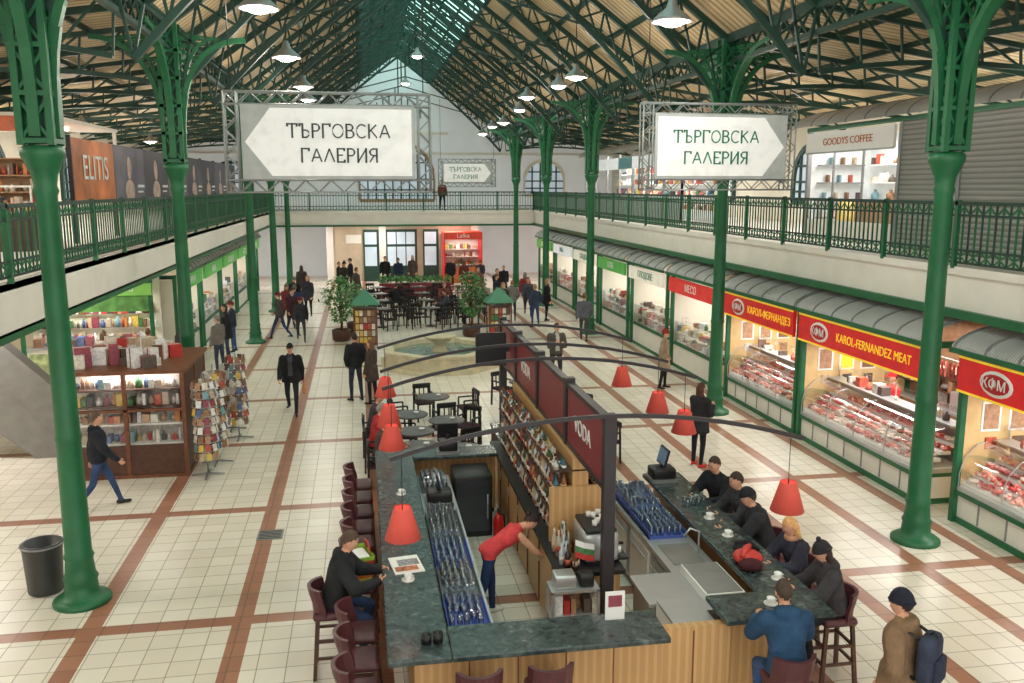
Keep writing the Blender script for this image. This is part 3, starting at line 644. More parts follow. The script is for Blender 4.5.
def meat_stall(y1,y0,X=9.25,txt='',kind=0):
    L=y1-y0; mb=MB()
    for x in (0,L-.1): mb.b(x,x+.1,0,.1,0,2.86,GREEN); mb.b(x,x+.1,2.5,2.6,0,3.2,GREEN); mb.b(x,x+.1,.1,2.5,2.76,2.86,GREEN)
    mb.b(.1,L-.1,.05,.95,0,.1,GREEN); mb.b(.1,L-.1,.08,.92,.1,.48,WHITE); mb.b(.1,L-.1,.02,.96,.48,.55,GREEN)
    for x in np.arange(.6,L-.2,.62): mb.b(x,x+.02,.06,.08,.12,.48,GREYM)
    mb.b(.1,L-.1,.04,.98,.55,.62,STEEL); mb.b(.12,L-.12,.1,.9,.62,.64,PURE)
    P=[(.05,.62),(.05,.85),(.12,1.1),(.32,1.3),(.5,1.34)]
    mb.rings([[V((x,a,z)) for a,z in P] for x in (.12,L-.12)],GLASS,True,cap=False,closed=False)
    mb.b(.12,L-.12,.62,.95,1.34,1.37,STEEL); mb.b(.12,L-.12,.93,.96,.62,1.34,STEEL)
    n=int(L/.95)
    for j in range(n+1):
        x=.12+(L-.24)*j/n
        for i in range(4): mb.beam((x,*P[i]),(x,*P[i+1]),.015,.015,STEEL)
        mb.tube([(x,.9,1.37),(x,.9,1.6)],.012,STEEL,5)
    mb.b(.12,L-.12,.75,.95,1.6,1.62,GLASS)
    goods(mb,.3,L-.3,.8,1.37,.22,.2,.2,MUTE,.4)
    for r,(yy,zz) in enumerate(((.2,.7),(.38,.8),(.56,.92),(.76,1.04))):
        x=.16
        mb.b(.14,L-.14,yy-.1,yy+.1,zz-.06,zz,PURE)
        while x<L-.3:
            w=random.uniform(.16,.3); mt=random.choice(MEAT)
            for k in range(11):
                rr=random.uniform(.035,.06); mb.ell((x+random.uniform(.03,w-.03),yy+random.uniform(-.07,.08),zz+.02+random.uniform(0,.05)),(rr*random.uniform(.9,1.6),rr,rr*.65),random.choice([mt,mt,random.choice(MEAT)]),7,5)
            if random.random()<.35: mb.b(x+w*.35,x+w*.6,yy-.105,yy-.098,zz+.03,zz+.08,PURE)
            x+=w+.01
    sign(mb,L,RED); mb.b(.08,L-.08,-.112,-.1,2.2,2.235,YEL); mb.b(.08,L-.08,-.112,-.1,2.745,2.78,YEL)
    canopy(mb,L)
    mb.b(0,L,2.6,2.7,0,3.3,TAN if kind==0 else BRN); mb.b(0,L,2.2,2.6,0,.95,WHITE if kind==0 else BRN); mb.b(0,L,2.18,2.6,.95,1.0,STEEL)
    mb.b(0,.06,.1,2.6,0,2.8,TAN)
    if kind==0:
        for k in range(int(L/.55)):
            mb.b(.25+k*.55,.6+k*.55,2.57,2.6,1.45,1.95,PURE); mb.b(.29+k*.55,.56+k*.55,2.56,2.575,1.5,1.9,random.choice(MUTE))
    else:
        for z in (1.3,1.7): mb.b(.1,L-.1,2.3,2.58,z,z+.03,DWOOD); goods(mb,.2,L-.2,2.42,z+.03,.25,.3,.2,MUTE,.6)
    for k in range(4): mb.b(.05,.075,.4+k*.5,.75+k*.5,1.5,2.0,PURE); mb.b(.07,.085,.44+k*.5,.71+k*.5,1.54,1.96,random.choice([YEL,MUTE[1],MUTE[4]]))
    for k in range(4): mb.b(.065,.085,.5+k*.5,.7+k*.5,1.2,1.4,random.choice(MUTE))
    mb.box((L*.5,2.4,1.2),(.4,.35,.4),STEEL); mb.box((L*.3,2.4,1.15),(.3,.3,.3),MUTE[2]); goods(mb,L*.6,L-.2,2.35,1.0,.3,.3,.2,MUTE,.6)
    mb.tube([(.2,2.0,2.1),(L-.2,2.0,2.1)],.012,STEEL,5)
    for x in np.arange(L*.45,L*.8,.12): mb.capsule((x,2.0,2.02),(x,2.0,1.75),.022,.022,random.choice(MEAT[:3]),6)
    mb.ell((.95,-.11,2.49),(.36,.03,.2),PURE,20,8); mb.ell((.95,-.13,2.49),(.3,.02,.15),M('logo_red',(190,30,40),.5),20,8)
    o=mb.obj('meat_stall',(X,y1,0),-math.pi/2)
    text('КФМ',.22,PURE,(.95,-.158,2.49),FY,o); text(txt,.24,YEL,(L/2+.65,-.112,2.49),FY,o,sx=(L-1.7)/(len(txt)*.158))
    arealight((L/2,.7,2.15),L*.7,.12,38,par=o); arealight((L/2,1.9,2.72),L*.6,.2,40,par=o)
    return o
meat_stall(21.3,17.45,txt='КАРОЛ-ФЕРНАНДЕЗ',kind=0); meat_stall(17.35,13.0,txt='KAROL-FERNANDEZ MEAT',kind=1); meat_stall(12.4,8.2,X=9.4,txt='KAROL-FERNANDEZ',kind=1)
def shop_stall(name,L,signmat,zone=PAL):
    mb=MB()
    for x in (0,L-.1): mb.b(x,x+.1,0,.1,0,2.86,GREEN); mb.b(x,x+.1,.1,2.6,2.76,2.86,GREEN); mb.b(x,x+.1,2.5,2.6,0,3.2,GREEN)
    mb.b(.1,L-.1,.08,.7,0,.1,GREEN); mb.b(.1,L-.1,.1,.68,.1,.7,WHITE); mb.b(.1,L-.1,.06,.72,.7,.76,GREEN)
    mb.b(.12,L-.12,.1,.12,.76,1.4,GLASS); mb.b(.12,L-.12,.1,.5,1.38,1.4,GLASS)
    for q in (.78,1.08): 
        mb.b(.12,L-.12,.15,.6,q-.01,q,WHITE); goods(mb,.15,L-.15,.32,q,.26,.22,.28,zone)
    goods(mb,.15,L-.15,.3,1.4,.25,.25,.2,zone,.5)
    sign(mb,L,signmat,2.32,2.74); canopy(mb,L)
    mb.b(0,L,2.6,2.7,0,3.3,TAN); mb.b(0,.06,.1,2.6,0,2.8,CREAM)
    for i in range(5):
        z=.5+i*.45; mb.b(.1,L-.1,2.2,2.6,z-.03,z,DWOOD); goods(mb,.15,L-.15,2.35,z,.38,.2,.25,zone,.85)
    return mb.mesh(name)
SG=[M('sign_%d'%i,c,.5,emit=.3) for i,c in enumerate([(80,156,70),(200,52,46),(226,220,204),(226,188,80),(224,228,230)])]
names=[('ПЛОДОВЕ',2),('МЕСО',1),('СЛАДКИ',2),('ХЛЯБ',0),('РИБА',4),('СИРЕНА',0),('ВИНА',1)]
for k in range(6):
    t,si=names[[1,0,3,2,4,5][k]]; L=3.75; y1=25.6+k*4.1-.1
    me=shop_stall('grocery_stall',L,SG[si],MUTE+[PAL[0],PAL[3]] if k in(1,3) else PAL+MUTE); o=inst(me,'grocery_stall',(9.25,y1,0),-math.pi/2)
    text(t,.3,PURE if si in(0,1) else TEXTG,(L/2,-.11,2.53),FY,o); arealight((L/2,1.3,2.7),L*.6,.15,60,par=o)
for k in range(5):
    t,si=names[(k+5)%7]; L=3.9; y0=27.0+k*4.3
    me=shop_stall('grocery_stall',L,SG[0],PAL+MUTE); o=inst(me,'grocery_stall',(-5.4,y0,0),math.pi/2)
    text(t,.3,PURE,(L/2,-.11,2.53),FY,o); arealight((L/2,1.3,2.7),L*.6,.15,50,par=o)
HG=M('apple_green_panel',(120,176,80),.5,emit=.25)
mb=MB(); L=3.5
for x in (0,L-.1): mb.b(x,x+.1,0,.1,0,2.86,GREEN)
mb.b(.0,L,-.05,.05,2.45,2.86,HG); mb.b(0,L,.02,.06,2.0,2.45,M('green_photo_panel',(96,150,76),.5,0,.5,3))
mb.b(.1,L-.1,.1,.7,0,.95,WHITE); mb.b(.1,L-.1,.05,.75,.95,1.0,STEEL)
mb.b(.15,L-.15,.1,.12,1.0,1.5,GLASS); mb.b(.15,L-.15,.08,.1,.1,.85,M('food_photo',(170,180,130),.5,0,.6,4))
goods(mb,.2,L-.2,.4,1.0,.35,.25,.3,PAL+MUTE)
for i in range(4): mb.b(.1,L-.1,.92,.98,.6+i*.4,.62+i*.4,WHITE); goods(mb,.15,L-.15,.93,.63+i*.4,.34,.2,.1,PAL+MUTE)
mb.b(0,L,.98,1.02,0,2.9,CREAM)
canopy(mb,L,-.2,.9)
o=mb.obj('health_food_stall',(-9.3,25.7,0)); text('здравословна храна',.26,PURE,(L/2,-.07,2.65),FY,o); arealight((L/2,.5,2.5),2.4,.2,35,par=o)
mb=MB(); mb.b(0,2.2,0,1.6,2.5,2.9,M('kiosk_red',(204,70,50),.5,emit=.15)); mb.b(0,2.2,1.5,1.6,0,2.5,WHITE); 
for x in (0,2.14): mb.b(x,x+.06,0,1.5,0,2.5,RED)
mb.b(.06,2.14,.05,.6,0,.9,M('orange_panel',(206,110,60),.5))
for i in range(4): mb.b(.06,2.14,1.1,1.5,.5+i*.45,.53+i*.45,WHITE); goods(mb,.1,2.1,1.3,.53+i*.45,.36,.2,.2,MUTE+PAL)
goods(mb,.1,2.1,.3,.9,.25,.2,.3)
o=mb.obj('newsstand_kiosk',(4.6,50.0,0)); text('Lafka',.36,PURE,(1.1,-.01,2.7),FY,o); arealight((1.1,.8,2.45),1.5,.3,15,par=o)
# ------------------------------------------------------------------ upper gallery shops
mb=MB(); L=13.8
for k in range(7):
    x=k*2.0
    if k!=1: mb.b(x,x+.1,0,.1,0,2.75,GREYM)
for k in range(2,7): mb.b(k*2+.1,k*2+2 if k<6 else 13.8,.03,.07,.0,2.7,SHUT)
mb.b(0,L,-.02,.1,2.7,2.8,GREEN)
P=[(-.35+1.3*(1-math.cos(t)),2.8+.45*math.sin(t)) for t in [math.pi/2*i/8 for i in range(9)]]
mb.rings([[V((x,a,z)) for a,z in P] for x in (-.1,L+.1)],CANOPY,True,cap=False,closed=False)
for x in np.arange(0,L,.8):
    for i in range(8): mb.beam((x,P[i][0],P[i][1]),(x,P[i+1][0],P[i+1][1]),.04,.03,GREYM)
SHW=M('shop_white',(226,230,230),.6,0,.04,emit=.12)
mb.b(0,L,1.8,1.9,0,2.7,SHW); mb.b(0,.05,.1,1.8,0,2.7,SHW); mb.b(4.0,4.08,.1,1.8,0,2.6,PURE)
mb.b(.1,3.95,-.08,-.02,2.15,2.65,PURE); mb.b(.1,3.95,-.09,-.07,2.13,2.17,GREYM); mb.b(.1,4,.03,.06,.0,.5,WHITE)
mb.b(1.3,1.35,.02,.06,.5,2.15,GREYM); mb.b(2.6,2.65,.02,.06,.5,2.15,GREYM)
for i in range(4): mb.b(.4,3.7,1.5,1.8,.5+i*.45,.53+i*.45,PURE); goods(mb,.5,3.6,1.62,.53+i*.45,.3,.3,.2,MUTE+[PAL[7],PAL[9]],.6)
for i in range(4): mb.b(.05,.3,.3,1.5,.5+i*.45,.53+i*.45,GREYM)
for i in range(14): mb.b(.1,.25,.35+.08*i,.4+.08*i,.53+(i%4)*.45,.72+(i%4)*.45,random.choice(MUTE+[PAL[0],PAL[9]]))
mb.b(1.6,3.2,.5,1.0,0,.95,MUTE[4]); mb.b(1.55,3.25,.45,1.05,.95,1.0,DWOOD)
mb.lathe((.9,.7,0),[(.3,0),(.26,.5),(.22,.9),(.1,1.0)],M('shop_display_yellow',(226,200,120),.6,emit=.1),12)
o=mb.obj('gallery_shop',(11.5,21.8,SH),-math.pi/2); text('GOODYS COFFEE',.24,M('sign_orange_text',(196,110,60),.6),(2.05,-.09,2.4),FY,o,sx=1.15); arealight((2,.9,2.6),2.5,.4,50,par=o)
mb=MB(); L=14
for k in range(8): mb.b(k*2,k*2+.1 if k<7 else 14,0,.1,0,2.75,GREYM)
for k in range(7): mb.b(k*2+.1,k*2+2,.03,.06,.0,.9,M('pale_panel',(206,212,214),.5)); mb.b(k*2+.1,k*2+2,-.03,.03,2.1,2.6,SG[4] if k%3 else M('teal_sign',(90,150,156),.5))
mb.rings([[V((x,a,z)) for a,z in P] for x in (-.1,L+.1)],CANOPY,True,cap=False,closed=False)
mb.b(0,L,1.8,1.9,0,2.7,SHW)
for i in range(4): mb.b(.1,13.9,1.5,1.8,.4+i*.5,.43+i*.5,WHITE); goods(mb,.2,13.8,1.62,.43+i*.5,.4,.3,.2,MUTE+PAL,.6)
o=mb.obj('gallery_shop',(11.5,45,SH),-math.pi/2)
for k in range(3): arealight((2.5+k*4.5,1.0,2.6),2,.4,45,par=o)
mb=MB(); cols=[(78,72,82),(104,98,114),(70,66,74),(128,120,130),(92,86,94)]
y=22.2
i=0
while y<47.5:
    w=3.4 if i else 3.6
    m=M('banner_%d'%(i%5),cols[i%5],.5,0,.3,1.2)
    if i==0: m=M('banner_red_yellow',(206,120,66),.5,0,.6,.8)
    mb.b(-.05,.05,y,y+w-.04,.9,2.45,m)
    if i:
        po=M('banner_portrait',(196,172,160),.6,0,.3,3); c0=y+w*.45
        mb.ell((.055,c0,1.85),(.01,.26,.32),po,14,8); mb.ell((.055,c0,1.2),(.008,.55,.32),po,14,8); mb.b(.05,.06,y+w*.72,y+w*.95,1.3,1.38,PURE); mb.b(.05,.06,y+w*.72,y+w*.9,1.15,1.2,PURE)
    mb.b(-.05,.05,y-.04,y+.02,0,2.5,DARK); y+=w; i+=1
o=mb.obj('gallery_banner',(-6.6,0,SH)); text('ELITIS',.85,PURE,(.07,24.0,1.75),(rad(90),0,rad(90)),o)
for k,(x,y,l_) in enumerate(((-9.6,21.6,2.7),(-10.9,17.2,2.4),(-10.9,14.6,2.2))):
    me=shelf_mesh(l_,1.95,5,mat=M('shelf_wood',(176,140,104),.6),pal=MUTE+MUTE+[PAL[0],PAL[5],PAL[3],PAL[10],PAL[8]]).mesh('product_shelf'); inst(me,'product_shelf',(x,y,SH),0)
for y in (18.6,):
    mb=MB(); mb.b(-.5,.5,-.35,.35,0,.75,DWOOD); mb.b(-.55,.55,-.4,.4,.75,.8,WHITE)
    for z in (.8,): 
        goods(mb,-.5,.5,-.2,z,.35,.16,.2,MUTE+PAL); goods(mb,-.5,.5,.2,z,.45,.16,.2,MUTE+PAL)
    for z in (1.3,1.32): mb.b(-.5,.5,-.05,.05,z,z+.02,WHITE)
    for a in (-.48,.46): mb.b(a,a+.03,-.03,.03,.8,1.3,WHITE)
    mb.obj('merchandise_table',(-7.2,19.9,SH))
mb=MB()
for k in range(3): mb.b(-1.2,1.2,-.1+k*1.2,.1+k*1.2,0,.06,GLOW)
mb.obj('fluorescent_light',(-8.6,22.5,SH+2.75))
mb=MB(); mb.b(-10.9,-6.7,21.0,27,SH+2.82,SH+2.9,WHITE); 
for x in (-10.8,-6.8): mb.b(x,x+.08,21.1,21.2,SH,SH+2.82,WHITE); mb.b(x,x+.08,26.8,26.9,SH,SH+2.82,WHITE)
mb.b(-10.9,-6.7,20.98,21.04,SH+2.5,SH+2.82,M('fascia_orange',(204,110,76),.5,0,.2)); mb.obj('gallery_shop_roof')
person('shopper',-7.9,18.4,120,1.7,'stand',top=(130,84,60),pants=BK,vox=.035,z0=SH); person('shopper',-7.6,16.4,60,1.7,'stand',top=(190,180,170),pants=BK,vox=.035,z0=SH)
# ------------------------------------------------------------------ BAR
SX=2.6
mb=MB()
def top(x0,x1,y0,y1,z=1.12): mb.rbox(((x0+x1)/2,(y0+y1)/2,z-.03),(x1-x0,y1-y0,.06),MARBLE,.015,sm=False)
top(.12,.72,7.5,14.2); top(.72,2.84,7.5,8.1); top(3.5,4.68,7.72,8.3); top(4.1,4.68,8.3,12.3); top(.72,2.1,13.7,14.2); 
def wood(x0,x1,y0,y1,z1=1.06):
    mb.b(x0,x1,y0,y1,.08,z1,WOOD); mb.b(x0+.02,x1-.02,y0+.02,y1-.02,0,.08,BLACK)
wood(.38,.5,7.86,14.1); wood(.38,2.84,7.78,7.9); wood(2.84,3.6,7.85,7.95,1.02); wood(3.6,4.4,7.95,8.07); wood(4.28,4.4,8.05,12.3); wood(.5,2.1,14.0,14.1)
for x in np.arange(.9,2.8,.48): mb.b(x,x+.012,7.772,7.78,.1,1.06,BWOOD)
for x in (3.2,): mb.b(x,x+.012,7.84,7.85,.1,.98,BWOOD)
mb.b(3.05,3.5,8.0,8.55,.06,.95,PURE); mb.b(3.05,3.5,8.0,8.55,.95,.98,STEEL); mb.b(3.03,3.5,8.6,9.3,.06,.88,STEEL); mb.b(2.98,3.5,8.58,9.32,.88,.92,STEEL)
mb.b(.72,1.25,8.3,13.4,.84,.9,STEEL); mb.b(.74,1.2,8.35,13.35,.1,.84,GREYM)
for y in (9.3,10.3,11.3,12.3): mb.b(1.19,1.215,y-.45,y+.45,.15,.8,BLACK)
mb.b(3.5,4.1,8.35,12.2,.86,.92,STEEL)
for y0,y1,m in ((8.6,9.3,PURE),(9.35,10.1,STEEL),(10.15,11.0,PURE),(11.05,12.15,STEEL)): 
    mb.b(3.52,4.08,y0,y1,.08,.86,m); mb.b(3.5,3.52,y0+.05,y1-.05,.14,.8,m); mb.tube([(3.48,y0+.1,.7),(3.48,y1-.1,.7)],.012,STEEL,5)
mb.b(3.6,4.0,9.5,10.1,.921,.93,GREYM); mb.tube([(4.02,9.8,.92),(4.02,9.8,1.2),(3.9,9.8,1.25),(3.82,9.8,1.15)],.014,STEEL,6)
mb.b(3.6,4.05,8.5,9.3,.92,1.02,PURE); mb.b(3.62,4.03,8.52,9.28,1.02,1.03,GREYM)
mb.obj('bar_counter')
mb=MB()
mb.b(2.15,2.85,9.25,14.6,.08,1.0,WOOD); mb.b(2.2,2.8,9.3,14.55,0,.08,BLACK); mb.b(2.1,2.9,9.2,14.65,1.0,1.05,BLACK)
for y in np.arange(9.7,14.5,.8): mb.b(2.135,2.15,y,y+.03,.1,.98,BWOOD); mb.tube([(2.12,y-.1,.7),(2.12,y-.1,.85)],.01,STEEL,5)
mb.b(2.5,2.7,10.2,14.6,1.05,2.1,WOOD); mb.b(2.2,2.95,10.15,10.2,1.05,1.75,WOOD)
for z in (1.35,1.65,1.95): mb.b(2.25,2.95,10.2,14.6,z-.02,z,DWOOD)
PY=[8.95,10.85,12.75,14.65,16.3]
for y in PY: mb.b(SX-.065,SX+.065,y-.06,y+.06,0,2.98,DARK)
for a,c in zip(PY[:-1],PY[1:]):
    mb.b(SX-.05,SX+.05,a+.06,c-.06,2.87,2.93,DARK); mb.b(SX-.05,SX+.05,a+.06,c-.06,2.1,2.16,DARK); mb.b(SX-.04,SX+.04,a+.1,c-.1,2.16,2.87,MAROON)
mb.b(2.35,2.8,14.9,16.2,0,.9,DWOOD); mb.b(1.95,2.5,15.3,15.36,2.25,2.85,BLACK); mb.b(2.33,2.82,14.9,16.2,.9,.95,MARBLE); mb.b(2.5,SX,15.3,15.36,2.5,2.6,DARK)
o=mb.obj('back_bar')
for y in (9.95,13.7): text('VODA',.28,PURE,(SX-.05,y,2.5),(rad(90),0,rad(-90)),o)
BOT=[M('bottle_%d'%i,c,.15,0,.1) for i,c in enumerate([(40,76,46),(130,80,40),(190,180,160),(76,40,32),(180,150,80),(150,60,50),(200,210,216),(60,100,120),(50,44,40),(90,60,40)])]
def bottle(mb,x,y,z,h,r):
    m=random.choice(BOT); mb.lathe((x,y,z),[(r,0),(r,h*.6),(r*.35,h*.75),(r*.35,h)],m,9); mb.lathe((x,y,z+h*.15),[(r*1.03,0),(r*1.03,h*.25)],random.choice([PURE,PAL[11],PAL[3],MUTE[0],MUTE[7]]),9)
mb=MB()
for z in (1.05,1.35,1.65,1.95):
    for xx in (2.3,2.4,2.84):
        y=10.25
        while y<14.5:
            bottle(mb,xx,y,z,random.uniform(.2,.27) if z<1.9 else random.uniform(.1,.14),random.uniform(.028,.038)); y+=random.uniform(.08,.13)
for k in range(30):
    bottle(mb,random.uniform(2.16,2.38),random.uniform(9.28,10.1),1.05,random.uniform(.22,.32),.034)
mb.obj('liquor_bottles')
GW=Glass('glassware',(.86,.9,.92),.16,.7); BLUE=M('blue_rack',(70,92,176),.5); GRK=M('grey_rack',(110,114,120),.5)
def glasses(x0,x1,y0,y1,z,rk,st=.075,kind=0,fill=.93):
    mb=MB(); mb.b(x0,x1,y0,y1,z,z+.03,rk)
    for q in (x0,x1-.01): mb.b(q,q+.01,y0,y1,z,z+.09,rk)
    x=x0+.05
    while x<x1-.03:
        y=y0+.05
        while y<y1-.03:
            if random.random()<fill:
                k=random.uniform(.85,1.1); jx=random.uniform(-.012,.012)
                if kind==0: mb.lathe((x+jx,y,z+.03),[(.03,0),(.006,.008),(.006,.06*k),(.032,.09*k),(.036,.13*k),(.03,.165*k),(.027,.165*k),(.03,.13*k),(.004,.09*k)],GW,8)
                else: mb.lathe((x+jx,y,z+.03),[(.028,0),(.034,.12*k),(.031,.12*k),(.025,.01)],GW,8)
            y+=st
        x+=st
    mb.obj('glassware_rack')
glasses(.76,1.2,8.35,9.0,.9,BLUE,kind=1,fill=.8); glasses(.76,1.2,9.05,9.8,.9,GRK); glasses(.76,1.2,9.85,10.6,.9,BLUE,kind=1); glasses(.76,1.2,10.65,11.7,.9,GRK); glasses(.78,1.18,12.6,13.3,.9,GRK,kind=1)
glasses(3.55,4.05,10.3,11.1,.92,BLUE,kind=1,fill=.95); glasses(3.55,4.05,11.15,12.1,.92,BLUE)
mb=MB(); mb.rbox((0,0,.2),(.42,.6,.34),STEEL,.04); mb.rbox((0,0,.4),(.38,.56,.05),BLACK,.02)
for q in (-.15,.15): mb.tube([(-.21,q,.2),(-.3,q,.19)],.018,BLACK,6); mb.lathe((-.25,q,.08),[(.03,0),(.03,.07)],PURE,8); mb.lathe((.05,q,.43),[(.03,0),(.035,.06)],PURE,8)
mb.b(-.34,-.16,-.25,.25,.02,.05,BLACK); mb.b(-.16,.16,-.27,.27,0,.04,BLACK)
for k in range(5): mb.lathe((-.08+.08*(k%2),-.2+.09*k,.43),[(.03,0),(.035,.06)],PURE,8)
em=mb.mesh('espresso_machine'); inst(em,'espresso_machine',(2.66,9.68,1.05),math.pi)
mb=MB(); mb.rbox((0,0,.12),(.3,.36,.16),BLACK,.03); mb.box((0,.02,.36),(.34,.03,.26),BLACK,R=Matrix.Rotation(rad(-15),3,'X')); mb.tube([(0,0,.18),(0,.03,.3)],.03,BLACK,6); mb.b(-.18,.18,-.2,.2,0,.05,GREYM)
mb.box((0,.0,.365),(.3,.01,.21),M('screen_glass',(90,110,130),.2,emit=.3),R=Matrix.Rotation(rad(-15),3,'X'))
crm=mb.mesh('cash_register'); inst(crm,'cash_register',(1.0,12.15,.9),rad(90)); inst(crm,'cash_register',(4.3,12.0,1.12),rad(-90)); inst(crm,'cash_register',(1.3,13.95,1.12),rad(180))
mb=MB(); mb.rbox((0,0,.5),(.6,.65,1.0),BLACK,.03); mb.b(-.26,.26,-.34,-.325,.1,.92,M('fridge_glass',(50,56,64),.1)); mb.tube([(.22,-.36,.3),(.22,-.36,.7)],.012,STEEL,5)
mb.obj('bar_fridge',(1.6,13.3,0)); 
mb=MB(); mb.lathe((0,0,0),[(.07,0),(.08,.03),(.08,.38),(.05,.44),(.025,.46),(.025,.5)],M('extinguisher_red',(206,36,36),.3),14); mb.tube([(0,0,.48),(.09,0,.44),(.1,0,.2)],.012,BLACK,6); mb.box((0,0,.52),(.03,.12,.03),BLACK)
mb.obj('fire_extinguisher',(1.95,12.7,.0))
mb=MB(); mb.b(0,.55,0,.3,0,.04,DARK)
for z in (.0,.34,.68): mb.b(0,.55,0,.3,z,z+.03,STEEL); goods(mb,.03,.53,.15,z+.03,.25,.14,.2,MUTE+[PAL[0],PAL[7],PAL[7]])
for x in (0,.52):
    for y in (0,.27): mb.b(x,x+.03,y,y+.03,0,1.0,STEEL)
mb.b(0,.55,0,.3,.98,1.01,STEEL); mb.rbox((.17,.15,1.09),(.24,.22,.16),STEEL,.02); mb.rbox((.42,.15,1.08),(.16,.18,.14),BLACK,.02)
mb.obj('service_rack',(1.95,8.85,0))
mb=MB(); mb.box((0,0,.006),(.34,.46,.012),PURE,.15); mb.box((.02,.05,.014),(.24,.16,.004),M('newsprint',(150,150,155),.8,0,.6,40),.15); mb.box((0,-.12,.014),(.26,.12,.004),M('news_photo',(190,120,90),.8,0,.6,15),.15); mb.obj('newspaper',(.4,9.6,1.12))
mb=MB(); mb.box((0,0,.15),(.2,.015,.3),PURE); mb.box((0,-.01,.2),(.14,.004,.12),PAL[8]); mb.box((0,.03,.01),(.2,.1,.02),GLASS); mb.obj('menu_holder',(2.4,7.95,1.12))
# striped shopping bag standing on a stool
mb=MB(); strc=[M('bag_green',(150,200,70),.5),M('bag_yellow',(232,216,80),.5),M('bag_orange',(230,130,60),.5),M('bag_green',(150,200,70),.5),M('bag_white',(236,236,220),.5),M('bag_red',(206,70,60),.5),M('bag_green',(150,200,70),.5)]
for i in range(7):
    z0_=i*.055; w0=.13+.008*i; w1=.13+.008*(i+1)
    R=[[V((sx*ww*.7,sy*ww*1.15,z)) for sx,sy in ((-1,-1),(1,-1),(1,1),(-1,1))] for ww,z in ((w0,z0_),(w1,z0_+.055))]
    mb.rings(R,strc[i],False,cap=(i==0))
for q in (-.12,.12): mb.tube([(q,-.08,.37),(q*.8,-.06,.5),(q*.8,.06,.5),(q,.08,.37)],.01,strc[5],5)
mb.rbox((0,0,.33),(.2,.3,.08),PURE,.03)
mb.obj('shopping_bag',(-.14,10.0,.775),.3)
mb=MB(); 
for c,r,m in (((0,0,.07),(.17,.2,.08),PAL[0]),((.06,.2,.08),(.15,.16,.09),cloth((40,40,44))),((-.05,-.18,.06),(.14,.12,.07),cloth((70,36,42)))): mb.ell(c,r,m,14,8)
mb.tube([(-.12,-.1,.12),(-.02,.02,.165),(.1,.15,.15)],[.03,.045,.03],PAL[0],8); mb.tube([(-.05,.25,.14),(.08,.16,.18),(.16,.05,.12)],[.03,.04,.02],cloth((40,40,44)),8)
mb.obj('folded_jackets',(4.3,9.0,1.12))
def cup(x,y,z):
    mb=MB(); mb.lathe((0,0,0),[(.07,.0),(.075,.012),(.03,.014),(.035,.02),(.045,.07),(.038,.07),(.03,.02)],PURE,12); mb.tube([(.042,0,.06),(.065,0,.045),(.04,0,.025)],.006,PURE,5); mb.obj('coffee_cup',(x,y,z))
for p in ((4.45,8.55),(4.4,9.8),(4.4,10.4),(4.4,11.0),(4.1,8.0),(.4,9.2),(.45,12.0)): cup(*p,1.12)
for (x,y) in ((.5,7.8),):
    mb=MB(); mb.lathe((0,0,0),[(.05,0),(.05,.09),(.045,.09),(.04,.02)],BLACK,10); mb.lathe((.11,0,0),[(.05,0),(.05,.1),(.045,.1),(.04,.02)],BLACK,10); mb.obj('napkin_cup',(x,y,1.12))
mb=MB()
for k in range(7): a=random.random()*6; mb.lathe((random.uniform(-.15,.15),random.uniform(-.3,.3),0),[(.03,0),(.034,.12),(.031,.12),(.025,.01)],GW,8)
mb.obj('drinking_glasses',(4.4,10.75,1.12))
mb=MB(); mb.tube([(0,0,0),(0,0,.42)],.006,BWOOD,5)
for i,m in enumerate((PURE,PAL[2],PAL[0])): 
    vs=[V((0,0,.4-i*.07)),V((.1,-.04,.37-i*.07)),V((.22,-.03,.34-i*.07)),V((.22,-.03,.27-i*.07)),V((.1,-.04,.3-i*.07)),V((0,0,.33-i*.07))]; mb.add(vs,[(0,1,4,5),(1,2,3,4)],m)
mb.lathe((0,0,0),[(.04,0),(.04,.015)],BLACK,10)
fm=mb.mesh('table_flag'); inst(fm,'table_flag',(2.3,9.23,1.05)); inst(fm,'table_flag',(2.8,11.0,2.1))
def shade(mb,x,z):
    mb.rings([[V((x+r*math.cos(2*math.pi*j/18),r*math.sin(2*math.pi*j/18),zz)) for j in range(18)] for r,zz in ((.09,z+.34),(.19,z),(.18,z),(.08,z+.335))],LAMPRED,True,cap=False)
    mb.ell((x,0,z+.12),(.05,.05,.06),GLOW,8,6); mb.tube([(x,0,z+.2),(x,0,z+.37)],.008,BLACK,5)
def arc(y,Ls,Rs):
    mb=MB(); P=[]
    for i in range(15):
        u=-1+2*i/14; P.append(V((SX+2.3*u-.08,0,2.99-.36*u*u)))
    for i in range(len(P)-1): mb.beam(P[i],P[i+1],.03,.045,DARK)
    for on,x in ((Ls,.34),(Rs,4.66)):
        if on: shade(mb,x,1.77 if x<1 else 1.8); mb.tube([(x,0,2.1),(x,0,2.66)],.005,BLACK,4)
    mb.obj('red_pendant_lamp',(0,y,0))
for y,a,c in ((8.83,1,1),(12.1,1,1),(13.3,1,1),(15.3,1,1)): arc(y,a,c)
